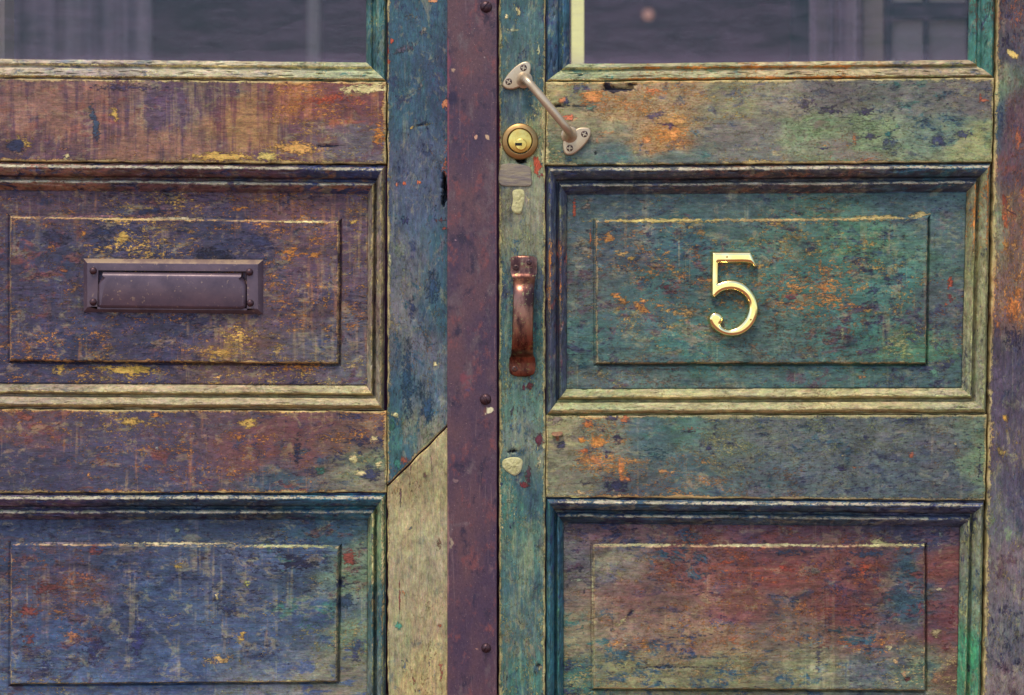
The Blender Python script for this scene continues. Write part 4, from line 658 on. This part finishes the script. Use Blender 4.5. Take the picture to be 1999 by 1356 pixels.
# left leaf
board("rail", 'Lrail1', [(-125, 152), (754, 160), (753, 320), (-125, 313)], 0, False, LEFT)
board("rail", 'Lrail2', [(-125, 797), (755, 802), (755, 961), (-125, 962)], 0, False, LEFT)
CTRL['Lbot'] = [(300, 1600, 'bl', 'nv', 'tn', .5, .4, .3, 0)]; CTRL['Rbot'] = [(1500, 1600, 'gt', 'tg', 'tn', .5, .4, .3, 0)]
CTRL['Ltop'] = [(300, -1600, 'tb', 'nv', 'tn', .5, .3, .3, 0)]; CTRL['Rtop'] = CTRL['Ltop']; CTRL['Lout'] = [(-200, 600, 'nv', 'pl', 'tn', .5, .3, .3, 0)]
board("rail", 'Lbot', [(-125, 1442), (754, 1442), (754, 1800), (-125, 1800)], 0, False, LEFT, step=12)
board("rail", 'Ltop', [(-125, -1750), (754, -1750), (754, -1500), (-125, -1500)], 0, False, LEFT, step=12)
board("stile", 'Lout', [(-300, -1750), (-127, -1750), (-127, 1800), (-300, 1800)], 0, True, LEFT, step=12)
board("stile", 'Lstile', [(756.5, -1750), (905, -1750), (905, 798), (756.5, 946)], 0.4, True, LEFT)
board("wood_patch", 'Lpatch', [(757, 950), (905, 802), (905, 1800), (757, 1800)], 0.2, True, LEFT, wob=2.0, label="bare pale wood repair cut in with a slanting joint")
moulding("panel_moulding", 'L1', [(-124, 314), (752, 322), (749, 800), (-124, 796)], (62, 41, 54, 48), PROF, LEFT, RID)
moulding("panel_moulding", 'L2', [(-124, 963), (753, 963), (752, 1440), (-124, 1440)], (62, 43, 54, 48), PROF, LEFT, RID)
panel("panel", 'Lpanel1', [(-82, 368), (717, 376), (715, 752), (-82, 748)], [(13, 420), (661, 430), (659, 710), (13, 705)], LEFT)
panel("panel", 'Lpanel2', [(-82, 1016), (716, 1016), (715, 1394), (-82, 1394)], [(15, 1062), (660, 1068), (657, 1335), (14, 1340)], LEFT)
moulding("glazing_bead", 'LG', [(-124, -1500), (754, -1500), (754, 158), (-124, 150)], (40, 41, 40, 40), GPROF, LEFT, GRID_)
pane("window_pane", -90, 720, -1466, 124, LEFT)
# right leaf
board("stile", 'Rstile', [(974, -1750), (1064.5, -1750), (1064.5, 1800), (974, 1800)], 0, True, RIGHT)
board("rail", 'Rrail1', [(1066, 160), (1941, 151), (1937, 316), (1066, 322)], 0, False, RIGHT)
board("rail", 'Rrail2', [(1066, 811), (1926.5, 809), (1923.5, 977), (1066, 970)], 0, False, RIGHT)
board("rail", 'Rbot', [(1066, 1452), (1914, 1457), (1907, 1800), (1066, 1800)], 0, False, RIGHT, step=12)
board("rail", 'Rtop', [(1066, -1750), (1980, -1750), (1974, -1500), (1066, -1500)], 0, False, RIGHT, step=12)
board("stile", 'Rhinge', [(1983, -1750), (2150, -1750), (2150, 1800), (1910, 1800)], 1.2, True, RIGHT)
moulding("panel_moulding", 'R1', [(1067, 323), (1936, 317), (1926.5, 808), (1067, 810)], (63, 49, 58, 46), PROF, RIGHT, RID)
moulding("panel_moulding", 'R2', [(1066, 971), (1923, 978), (1914, 1456), (1066, 1451)], (60, 48, 58, 40), PROF, RIGHT, RID)
panel("panel", 'Rpanel1', [(1108, 378), (1893, 373), (1883, 757), (1107, 760)], [(1163, 428), (1817, 422), (1813, 710), (1165, 710)], RIGHT)
panel("panel", 'Rpanel2', [(1101, 1024), (1880, 1030), (1874, 1404), (1101, 1400)], [(1158, 1066), (1811, 1066), (1812, 1352), (1159, 1349)], RIGHT)
moulding("glazing_bead", 'RG', [(1066, -1500), (1974, -1500), (1941, 151), (1066, 159)], (40, 47, 38, 46), GPROF, RIGHT, GRID_)
pane("window_pane", 1100, 1912, -1466, 128, RIGHT)

# meeting strip of iron on the left leaf
SM = [(875, 250, 3, 240, (136, 72, 84), 0, .9), (875, 1050, 3, 200, (150, 110, 104), 0, .8), (968, 400, 2.5, 500, (120, 78, 84), 0, .7), (940, 60, 20, 40, (116, 84, 92), 0, .6), (925, 860, 20, 30, (70, 56, 76), 0, .6), (945, 800, 6, 16, (122, 76, 70), 0, .8), (948, 1284, 6, 16, (60, 44, 56), 0, .8), (948, 40, 7, 20, (58, 42, 60), 0, .7), (885, 140, 5, 6, (196, 160, 130), 0, .95), (930, 268, 5, 5, (226, 172, 140), 0, 1), (952, 269, 5, 5, (224, 186, 146), 0, 1), (881, 192, 13, 16, (46, 36, 66), 0, 1), (876, 110, 4, 90, (122, 64, 88), 0, .7), (955, 801, 8, 6, (250, 240, 190), 0, 1.2),
      (882, 1060, 5, 14, (176, 156, 130), 0, .9), (930, 1265, 6, 4, (176, 132, 116), 0, .9), (905, 735, 22, 24, (128, 66, 76), 0, .7), (946, 114, 3, 3, (160, 140, 140), 0, .9), (888, 938, 8, 5, (150, 118, 116), 0, .8), (910, 760, 8, 6, (84, 72, 104), 0, .7),
      (925, 1170, 5, 30, (58, 48, 72), 12, .8), (955, 1110, 14, 40, (116, 88, 96), 0, .6), (915, 640, 26, 20, (112, 62, 84), 0, .6), (890, 470, 4, 3, (180, 140, 150), 0, .9), (905, 1020, 14, 8, (124, 100, 104), 0, .7), (958, 30, 12, 20, (128, 92, 100), 0, .6)]
u = samples(0, 97, 3.0); v = samples(0, 3550, 4.0)
U, V = np.meshgrid(u, v); px = 873.5 + U * 96.5 + 0.5 * (vnoise(V * 79, U * 2, 3) - .5); py = -1750 + V * 3550
ed = np.minimum(U, 1 - U) * 97; e = np.clip(ed / 2.2, 0, 1)
H = 5.5 - 0.9 * (1 - np.sqrt(1 - (1 - e) ** 2)) + 0.35 * (fbm(px / 40, py / 90, 2) - .5)
at = paint(px, py, [(900, 500, 'pl', 'mr', 'tn', 0, 0, 0, 0)], True, SM); at = {'marks': at['marks']}
vv = world(px, py, H).reshape(-1, 3); r, c = px.shape; idx = np.arange(r * c).reshape(r, c)
ring = np.concatenate([idx[0, :], idx[1:, -1], idx[-1, -2::-1], idx[-2:0:-1, 0]]); rv = vv[ring]; bk_ = rv.copy(); bk_[:, 1] = 0.001
n0 = len(vv); m_ = len(ring); i_ = np.arange(m_); j_ = (i_ + 1) % m_
qs = np.concatenate([grid_quads(r, c), np.stack([n0 + i_, n0 + j_, n0 + m_ + j_, n0 + m_ + i_], -1)])
at = {'marks': np.concatenate([at['marks'], at['marks'][ring] * 0, at['marks'][ring] * 0])}
STRIP = link_mesh("cover_strip", mesh_np("cover_strip", np.concatenate([vv, rv, bk_]), qs, at), M_STRIP, LEFT, "purple brown iron strip covering the joint between the leaves")
screw_head("bolt", 949, 15, 11.5, 5.6, STRIP, M_DARKSCREW, 'slot', 4.0, 40)
screw_head("bolt", 948, 779, 11, 5.6, STRIP, M_DARKSCREW, 'slot', 3.6, -30)
screw_head("bolt", 949, 1263, 9.5, 5.6, STRIP, M_DARKSCREW, 'slot', 3.6, 30)

# letter plate
LP = bmesh.new()
fr = [(159, 503.5), (511.5, 506), (511.5, 612.5), (159.5, 608.5)]; op = [(190, 527), (481, 529), (481, 605), (188, 603)]
def ring4(q, ins, h): 
    (a, b, c, d) = q; return [LP.verts.new(wv(*p, h)) for p in ((a[0] + ins, a[1] + ins), (b[0] - ins, b[1] + ins), (c[0] - ins, c[1] - ins), (d[0] + ins, d[1] - ins))]
rr_ = [ring4(fr, 0, -11), ring4(fr, 0, -9.6), ring4(fr, 1.2, -8.8), ring4(fr, 9, -5.0), ring4(fr, 10.5, -4.8), ring4(op, 0, -4.8), ring4(op, 0, -11)]
for a, b in zip(rr_, rr_[1:]):
    for k in range(4): LP.faces.new((a[k], a[(k + 1) % 4], b[(k + 1) % 4], b[k]))
PLATE = bm_obj("letter_plate", LP, M_PLATE, LEFT, "dark bronze letter plate with a hinged flap", ang=20, rub_or_pale=M_PALE_EDGE)
bm = bmesh.new()
pts = [(199, 530), (470, 532.5), (471.5, 541), (476, 548), (479.5, 556), (479.5, 596), (477, 602), (470, 605), (196, 602), (190, 599), (188.5, 594), (189, 555), (193, 547), (198, 540)]
outline_plate(bm, pts, [(0, -10.5), (0, -6.5), (1.5, -4.6), (5.5, -2.6), (7.5, -2.2)])
FLAP = bm_obj("flap", bm, M_PLATE, PLATE, ang=60)
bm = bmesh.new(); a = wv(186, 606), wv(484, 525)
box(bm, a[0].x, a[1].x, 0.0105, 0.0118, a[0].z, a[1].z); bm_obj("slot_shadow_gap", bm, M_BLACK, PLATE, smooth=False).name = "slot_shade"  # near-black sheet paints the shade inside the letter slot
for (x, y) in ((180, 528), (486, 530.5), (180, 589), (487.5, 591)): screw_head("screw", x, y, 7.2, -4.8, PLATE, M_DARKSCREW, 'none', 3.0)

# slanting satin pull handle on the right leaf
zc_ = lambda x, y: (960 + x / 6.164, 100 + y / 6.164)
r1 = smooth_closed([zc_(*p) for p in [(128, 405), (150, 345), (205, 265), (285, 185), (365, 136), (430, 127), (468, 165), (468, 235), (448, 300), (395, 380), (330, 435), (240, 462), (165, 450)]], 4)
r2 = smooth_closed([zc_(*p) for p in [(858, 1090), (858, 1175), (878, 1232), (920, 1250), (990, 1235), (1085, 1160), (1165, 1065), (1192, 985), (1180, 935), (1130, 918), (1050, 922), (980, 965), (900, 1035)]], 4)
bm = bmesh.new()
HANDLE = None
for r_ in (r1, r2):
    outline_plate(bm, r_, [(0, 0), (0, 2.2), (.6, 3.0), (2.0, 3.5), (3.0, 3.6)])
    if HANDLE is None:
        HANDLE = empty("pull_handle", (0, 0, 0), "", ""); del HANDLE["category"]; HANDLE["label"] = "satin silver bar handle fixed at a slant"
        HANDLE.parent = RIGHT; HANDLE.location = wv(1067, 210) - RIGHT.location
    bm_obj("fixing_rose", bm, M_NICKEL, HANDLE, ang=40); bm = bmesh.new()
bm = bmesh.new()
A, B = wv(1022.5, 156), wv(1112, 264); ax = (B - A).normalized(); out_ = Vector((0, -1, 0))
path = []
R = 0.013; hgt = 0.026
for t in np.linspace(0, 1, 9): path.append((A + out_ * (0.003 + (hgt - R - .003) * t), 1.0))
cen = A + out_ * (hgt - R) + ax * R
for t in np.linspace(0, math.pi / 2, 10)[1:]: path.append((cen - ax * R * math.cos(t) + out_ * R * math.sin(t), 1.0))
mid0 = A + ax * R + out_ * hgt; mid1 = B - ax * R + out_ * hgt
for t in np.linspace(0, 1, 20)[1:]: path.append((mid0.lerp(mid1, t) + out_ * 0.002 * math.sin(math.pi * t), 1.0 + 0.06 * math.sin(math.pi * t)))
cen2 = B + out_ * (hgt - R) - ax * R
for t in np.linspace(0, math.pi / 2, 10)[1:]: path.append((cen2 + ax * R * math.sin(t) + out_ * R * math.cos(t), 1.0))
for t in np.linspace(1, 0, 9)[1:]: path.append((B + out_ * (0.003 + (hgt - R - .003) * t), 1.0))
side = ax.cross(out_).normalized(); rings = []
for k, (p, s_) in enumerate(path):
    tg = (path[min(k + 1, len(path) - 1)][0] - path[max(k - 1, 0)][0]).normalized(); nn = side.cross(tg).normalized()
    hd = -p.y; flare = 1 + 1.1 * math.exp(-((hd - 0.003) / 0.0028)) if hd < 0.016 else 1.0
    rad = 0.0040 * s_ * flare
    rings.append([bm.verts.new(p + (side * math.cos(q) + nn * math.sin(q)) * rad) for q in np.linspace(0, 2 * math.pi, 28, endpoint=False)])
for a, b in zip(rings, rings[1:]):
    for k in range(28): bm.faces.new((a[k], a[(k + 1) % 28], b[(k + 1) % 28], b[k]))
bm_obj("grip_bar", bm, M_NICKEL, HANDLE, ang=60)
for (x, y, ro) in ((1022, 133, 10), (993, 160, 35), (1140.5, 262, 25), (1112, 289.5, 5)): screw_head("screw", x, y, 7.6, 3.3, HANDLE, M_SCREW, 'cross', 0.7, ro)

# lock cylinder
bm = bmesh.new(); lathe(bm, 1015, 276, [(35.5, -0.5), (35.5, 1.5), (34, 2.8), (31, 3.6), (26, 4.2), (25, 4.0), (24.6, 1.0)], 72)
LOCK = bm_obj("lock_cylinder", bm, M_BRONZE, RIGHT, "round brass rim lock cylinder with keyhole", ang=30)
bm = bmesh.new(); lathe(bm, 1015, 275.5, [(23.4, 0.8), (23.2, 4.6), (22, 5.3), (16, 5.9), (8, 6.2), (0, 6.3)], 64); PLUG = bm_obj("cylinder_face", bm, M_PLUG, LOCK, ang=30)
bm = bmesh.new(); lathe(bm, 1017, 283, [(11.5, 5.4), (11.4, 6.6), (10, 7.1), (0, 7.3)], 40); bm_obj("key_plug", bm, M_PLUG, LOCK, ang=30)
bm = bmesh.new(); a, b = wv(1005.5, 285.5), wv(1019, 280); box(bm, a.x, b.x, -0.00742, -0.0068, a.z, b.z); bm_obj("keyhole", bm, M_BLACK, LOCK, smooth=False)

# old bowed strap handle
def strap():
    bm = bmesh.new(); prof = []   # y, left, right, height, dome
    prof += [(498, 1003, 1041, 1.0, .3), (499, 999, 1046, 2.0, .6), (503, 998, 1047, 2.6, .8), (520, 998, 1047, 2.8, .6), (532, 998, 1047, 3.0, .6), (538, 1000, 1045, 4.0, 1.0), (543, 1002.5, 1043, 6.5, 1.6)]
    prof += [(548, 1003, 1042.5, 9.5, 2.2), (554, 1003, 1042, 13, 2.6), (561, 1003, 1041.5, 16, 2.8), (570, 1003, 1041, 18.2, 2.8), (582, 1002.5, 1040.5, 19.5, 2.8), (600, 1002, 1040, 20.4, 2.8), (625, 1001.5, 1039.5, 20.8, 2.8), (650, 1001, 1039, 20.4, 2.8), (665, 1000.5, 1039, 19.2, 2.8)]
    prof += [(676, 1000, 1039, 17, 2.8), (684, 999.5, 1039, 13.5, 2.6), (690, 999, 1039.5, 9.5, 2.2), (695, 998, 1041, 6, 1.6), (699, 995.5, 1043.5, 3.8, .8), (710, 995, 1044, 3.0, .6), (722, 995.5, 1043.5, 2.7, .6), (729, 998, 1041, 2.4, .6), (733, 1004, 1035, 1.8, .4), (735, 1012, 1028, 1.0, .2)]
    n = 17; T = np.linspace(-1, 1, n); front, back = [], []
    for (y, l, r_, h, d) in prof:
        bow = 3.0 * (1 - 0) if y < 506 else 0
        front.append([bm.verts.new(wv((l + r_) / 2 + t * ((r_ - l) / 2 + 1.2), y + (t * t) * (3 if y < 504 else 0), h + d * (1 - abs(t) ** 2.6) - 0.25 * (abs(t) > .99))) for t in T])
        back.append([bm.verts.new(wv((l + r_) / 2 + t * ((r_ - l) / 2 + 1.2), y + (t * t) * (3 if y < 504 else 0), max(-0.3, h - 2.6))) for t in T])
    for a, b in zip(front, front[1:]):
        for k in range(n - 1): bm.faces.new((a[k], a[k + 1], b[k + 1], b[k]))
    for a, b in zip(back, back[1:]):
        for k in range(n - 1): bm.faces.new((a[k], b[k], b[k + 1], a[k + 1]))
    for k in (0, n - 1):
        for i in range(len(front) - 1): bm.faces.new((front[i][k], front[i + 1][k], back[i + 1][k], back[i][k]))
    for i in (0, -1):
        for k in range(n - 1): bm.faces.new((front[i][k], front[i][k + 1], back[i][k + 1], back[i][k]))
    return bm_obj("strap_handle", bm, M_COPPER, RIGHT, "worn reddish brown bowed strap handle", ang=50)
STRAP = strap()
for (x, y, ro) in ((1007.5, 522.5, 30), (1033, 512, 10), (1005, 720, 40)): screw_head("screw", x, y, 5.6, 3.6, STRAP, M_SCREW if y != 512 else M_DARKSCREW, 'cross', 0.6, ro)

# brass numeral 5
five = [(212, 145), (705, 145), (724, 152), (763, 240), (802, 325), (772, 342), (742, 305), (690, 286), (600, 281), (292, 284), (289, 420), (287, 560), (330, 541), (400, 523), (470, 516), (560, 534), (650, 580), (730, 660), (785, 750), (812, 850), (814, 935), (796, 1020), (750, 1108), (682, 1180),
        (600, 1230), (520, 1251), (440, 1253), (350, 1231), (270, 1187), (205, 1122), (172, 1050), (180, 990), (215, 956), (265, 948), (320, 970), (347, 1020), (341, 1070), (322, 1100), (345, 1140), (400, 1168), (450, 1172), (520, 1150), (590, 1100), (650, 1030), (686, 950), (700, 880), (690, 800), (650, 730), (590, 680), (520, 650), (440, 642), (360, 657), (305, 687), (258, 728), (228, 737), (207, 716), (208, 500)]
f5 = [(1360 + x / 6.78, 470 + y / 6.78) for x, y in five]
poly = []
def arc(ids):
    P = [np.array(f5[i]) for i in ids]
    for i in range(len(P) - 1):
        p0, p1, p2, p3 = P[max(i - 1, 0)], P[i], P[i + 1], P[min(i + 2, len(P) - 1)]
        for t in np.linspace(0, 1, 7, endpoint=False): poly.append(0.5 * (2 * p1 + (p2 - p0) * t + (2 * p0 - 5 * p1 + 4 * p2 - p3) * t * t + (3 * p1 - p0 - 3 * p2 + p3) * t ** 3))
for seg_ in ([0, 1], [1, 2, 3, 4], [4, 5], [5, 6, 7, 8], [8, 9], [9, 10, 11], list(range(11, 36)), list(range(35, 53)), [52, 53, 54, 55], [55, 56 % len(f5), 0] if len(f5) > 56 else [55, 0]): arc(seg_)
poly = np.array(poly); st = 0.34
gx = np.arange(poly[:, 0].min() - 4.5, poly[:, 0].max() + 4.5, st); gy = np.arange(poly[:, 1].min() - 4.5, poly[:, 1].max() + 4.5, st)
X, Y = np.meshgrid(gx, gy); dist = np.full(X.shape, 1e9); ins = np.zeros(X.shape, bool); Pn = len(poly)
for i in range(Pn):
    p, q = poly[i], poly[(i + 1) % Pn]; dx, dy = q - p; L2 = dx * dx + dy * dy
    if L2 < 1e-9: continue
    t = np.clip(((X - p[0]) * dx + (Y - p[1]) * dy) / L2, 0, 1); dist = np.minimum(dist, np.hypot(X - p[0] - t * dx, Y - p[1] - t * dy))
    if dy != 0: ins ^= ((p[1] > Y) != (q[1] > Y)) & (X < p[0] + (Y - p[1]) * dx / dy)
sd_ = np.where(ins, dist, -dist) + 1.5
dome = np.sqrt(np.clip(1 - (1 - np.clip((sd_ - 1.2) / 6.4, 0, 1)) ** 2, 0, 1))
Hn = -6.6 + 2.0 * np.clip(sd_ / 1.0, 0, 1) + 3.0 * dome
Hn = np.where(sd_ < 0, -6.6 + sd_ * 3.5, Hn)
keep = sd_ > -1.6
qn = grid_quads(*X.shape); qn = qn[keep.ravel()[qn].all(1)]; used = np.unique(qn); rm = np.zeros(X.size, int); rm[used] = np.arange(len(used))
me5 = mesh_np("house_number", world(X, Y, Hn).reshape(-1, 3)[used], rm[qn])
NUM = link_mesh("house_number", me5, M_BRASS, RIGHT, "polished brass house number 5")
for (x, y) in ((1419.5, 501), (1466, 623.5)): screw_head("fixing_pin", x, y, 1.9, -1.6, NUM, M_BRONZE, 'none', .35)

# small repairs, nail, putty on the right leaf
bm = bmesh.new(); outline_plate(bm, smooth_closed([(976, 330), (980, 321), (1000, 319), (1022, 322), (1035, 327), (1037, 345), (1036, 362), (1010, 363), (985, 363), (975, 358), (973, 345)], 4), [(0, -1), (0, .6), (1.2, 1.2), (3, 1.3)])
bm_obj("patch_plate", bm, M_GREYWOOD, RIGHT, "grey rounded repair patch below the lock")
def blob(pts, hmax, seed, label):
    P = smooth_closed(pts, 5); c = np.mean(P, 0); bm = bmesh.new(); rings = []; n = len(P)
    for t in np.linspace(1, 0.08, 9):
        ring = []
        for k, p in enumerate(P):
            x, y = c + (np.array(p) - c) * t
            ring.append(bm.verts.new(wv(x, y, (-.6 if t == 1 else .3) + hmax * math.sqrt(1 - t * t) * (0.25 + 1.5 * float(fbm(np.array([x / 3.2]), np.array([y / 3.2]), seed)[0])))))
        rings.append(ring)
    for a, b in zip(rings, rings[1:]):
        for k in range(n): bm.faces.new((a[k], a[(k + 1) % n], b[(k + 1) % n], b[k]))
    bm.faces.new(rings[-1]); return bm_obj("putty_patch", bm, M_PUTTY, RIGHT, label, ang=80)
blob([(1000, 372), (1010, 368), (1022, 370), (1025, 385), (1022, 402), (1018, 415), (1010, 419), (1001, 414), (998, 405), (1001, 390)], 1.1, 2, "cream putty drip under the grey repair patch")
blob([(981, 898), (990, 893), (1003, 891), (1014, 893), (1021, 899), (1020, 910), (1016, 922), (1005, 929), (994, 924), (986, 918), (980, 910)], 1.4, 5, "cream putty lump low on the lock stile")
blob([(770.5, 805), (776, 806), (778, 810), (773, 814), (767, 811)], 1.0, 3, None).parent = None
o = bpy.data.objects["putty_patch.002"]; o.parent = LEFT; o.location = -parent_world(LEFT); o["label"] = "small pale putty spot on the stile"
bm = bmesh.new(); base = wv(1088.5, 859, -1); tip = wv(1087.5, 845.5, 2.2); d = (tip - base).normalized(); s1 = d.cross(Vector((1, 0, 0))).normalized(); s2 = d.cross(s1)
rings = []
for (t, r_) in ((0, .0017), (.93, .0017), (.935, .0050), (.98, .0056), (1.03, .0054), (1.06, .0044)):
    rings.append([bm.verts.new(base + (tip - base) * t + (s1 * math.cos(q) + s2 * math.sin(q)) * r_) for q in np.linspace(0, 2 * math.pi, 24, endpoint=False)])
for a, b in zip(rings, rings[1:]):
    for k in range(24): bm.faces.new((a[k], a[(k + 1) % 24], b[(k + 1) % 24], b[k]))
bm.faces.new(rings[0]); bm.faces.new(rings[-1]); bm_obj("nail", bm, metal_mat("rusty_nail", (176, 130, 96), (120, 84, 72), 0.5, metallic=0.2, scale=300), RIGHT, "bent nail sticking out of the lower rail", ang=40)

bm = bmesh.new(); zg = ZC + (CZ - 1800) * S; box(bm, -4, 4, -9, 0.02, zg - .3, zg)  # unseen paving added to bounce warm light onto undersides and brass
me = bpy.data.meshes.new("bounce_pavement"); bm.to_mesh(me); bm.free()
o = link_mesh("bounce_pavement", me, plain_mat("bounce_paving", (158, 104, 84), (128, 86, 74), (9, 9, 9))); o["kind"] = "structure"
# ------------------------------------------------------------------ the room behind the panes
def at_depth(px, D):                       # x of a thing seen at that point of the pane when it stands D behind the doors
    return (px - CX) * S * (2.0 + D) / 2.0
def thing(name, bm, mat, label, cat, group=None, smooth=True):
    bmesh.ops.recalc_face_normals(bm, faces=bm.faces); me = bpy.data.meshes.new(name); bm.to_mesh(me); bm.free()
    if smooth: me.shade_smooth(); me.set_sharp_from_angle(angle=math.radians(50))
    o = link_mesh(name, me, mat); o["label"] = label; o["category"] = cat
    if group: o["group"] = group
    return o
Z0 = ZC + (CZ - 1800) * S; Z1 = ZC + (CZ + 1750) * S; XL = wv(-300, 0).x; XR = wv(2150, 0).x
bm = bmesh.new(); YB = 1.3
pts = [(XL, .03), (XL, YB), (XR, YB), (XR, .03)]
lo = [bm.verts.new((x, y, Z0)) for x, y in pts]; hi = [bm.verts.new((x, y, Z1)) for x, y in pts]
for k in range(3): bm.faces.new((lo[k], lo[k + 1], hi[k + 1], hi[k]))
bm.faces.new(hi)
me = bpy.data.meshes.new("interior_wall"); bm.to_mesh(me); bm.free()
o = link_mesh("interior_wall", me, plain_mat("dim_plaster", (176, 108, 140), (96, 62, 92), (5, 5, .4))); o["kind"] = "structure"
sm_ = o.modifiers.new("thickness", 'SOLIDIFY'); sm_.thickness = 0.05; sm_.offset = 0
bm = bmesh.new(); box(bm, XL + .03, XR - .03, .035, YB - .03, Z0 - .03, Z0)
me = bpy.data.meshes.new("interior_floor"); bm.to_mesh(me); bm.free()
o = link_mesh("interior_floor", me, plain_mat("dark_boards", (70, 58, 60), (52, 44, 52))); o["kind"] = "structure"
def curtain(x0, x1, D, amp, waves, mat, label, ph=0.0):
    bm = bmesh.new(); n = 80; top, bot = [], []
    for k in range(n + 1):
        t = k / n; x = at_depth(x0, D) * (1 - t) + at_depth(x1, D) * t; y = D + amp * math.sin(ph + t * waves * 2 * math.pi) + amp * .4 * math.sin(1 + t * waves * 5.3)
        top.append(bm.verts.new((x, y, Z1 - .06))); bot.append(bm.verts.new((x, y + .3 * amp * math.sin(t * 9), Z0 + .02)))
    for k in range(n): bm.faces.new((top[k], top[k + 1], bot[k + 1], bot[k]))
    o = thing("curtain", bm, mat, label, "curtain", "curtains behind the panes"); md = o.modifiers.new("thickness", 'SOLIDIFY'); md.thickness = 0.003
    return o
M_CURT = plain_mat("lavender_cloth", (250, 206, 214), (160, 128, 146), (46, 46, 1)); M_BEIGE = plain_mat("beige_paint", (250, 210, 184), (236, 196, 170), (10, 10, 4))
M_YEL = plain_mat("yellow_paint", (250, 240, 150), (240, 226, 132), (10, 10, 4), k=1.0); M_DKW = plain_mat("dark_wood", (60, 56, 76), (46, 44, 62), (10, 10, 3))
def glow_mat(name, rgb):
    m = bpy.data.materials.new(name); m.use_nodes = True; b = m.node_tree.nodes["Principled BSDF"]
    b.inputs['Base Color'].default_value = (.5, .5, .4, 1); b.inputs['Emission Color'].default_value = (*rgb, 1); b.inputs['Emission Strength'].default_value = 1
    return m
M_GLOW = glow_mat("strip_glow", (.40, .36, .13)); M_LAMP = glow_mat("lit_bulb", (.20, .085, .06))
M_PALE = plain_mat("pale_blind", (246, 216, 206), (226, 196, 194), (14, 14, 8))
curtain(12, 296, .45, .006, 4, M_CURT, "pale lavender curtain hanging behind the left window pane")
curtain(1588, 1685, .32, .012, 2, M_CURT, "narrow grey folded curtain behind the right window pane", 1.0)
def post(name, x0, x1, D, th, mat, label, cat):
    bm = bmesh.new(); box(bm, at_depth(x0, D), at_depth(x1, D), D, D + th, Z0, Z1 - .03); return thing(name, bm, mat, label, cat, smooth=False)
post("wall_post", -60, 9, .08, .04, M_BEIGE, "beige post at the far left behind the left window pane", "post")
post("door_post", 600, 622, .75, .03, M_PALE, "thin grey post in the dark behind the left window pane", "post")
post("glow_strip", 1116, 1140, .20, .012, M_GLOW, "bright yellow upright strip added to glow like daylight behind the right window pane", "glow strip")  # emissive strip added in place of daylight showing in the pane
bm = bmesh.new(); bmesh.ops.create_uvsphere(bm, u_segments=24, v_segments=16, radius=0.008); bmesh.ops.translate(bm, verts=bm.verts, vec=(at_depth(1265, 1.1), 1.1, ZC + (CZ - 28) * S * 1.55))
LMP = empty("pendant_lamp", (at_depth(1265, 1.1), 1.1, Z1 - .05), "tiny orange lamp glowing in the dark room behind the right pane", "lamp")
bm_obj("bulb", bm, M_LAMP, LMP)
bm = bmesh.new(); box(bm, at_depth(1265, 1.1) - .001, at_depth(1265, 1.1) + .001, 1.099, 1.101, ZC + (CZ - 28) * S * 1.55 + .007, Z1 - .05); bm_obj("cord", bm, M_DKW, LMP, smooth=False)
post("dark_upright", 1546, 1586, .5, .02, M_DKW, "dark upright beside the narrow curtain behind the right pane", "post")
post("door_jamb", 1686, 1724, .36, .03, M_BEIGE, "dull beige upright between curtain and blind behind the right pane", "post")
BL_ = empty("window_blind", (at_depth(1815, .34), .34, Z0), "pale panelled blind with dark bars behind the right window pane", "blind")
D = .34
bm = bmesh.new(); box(bm, at_depth(1735, D), at_depth(1892, D), D, D + .01, Z0, Z1 - .1); bm_obj("screen", bm, M_PALE, BL_, smooth=False)
for (x0, x1) in ((1800, 1808), (1884, 1896), (1728, 1737)):
    bm = bmesh.new(); box(bm, at_depth(x0, D), at_depth(x1, D), D - .012, D - .002, Z0, Z1 - .1); bm_obj("upright_bar", bm, M_DKW, BL_, smooth=False)
for yy in (24, -170, 220):
    bm = bmesh.new(); zc2 = ZC + (CZ - yy) * S * (2 + D) / 2; box(bm, at_depth(1738, D), at_depth(1884, D), D - .016, D - .003, zc2 - .009, zc2 + .009); bm_obj("cross_bar", bm, M_DKW, BL_, smooth=False)
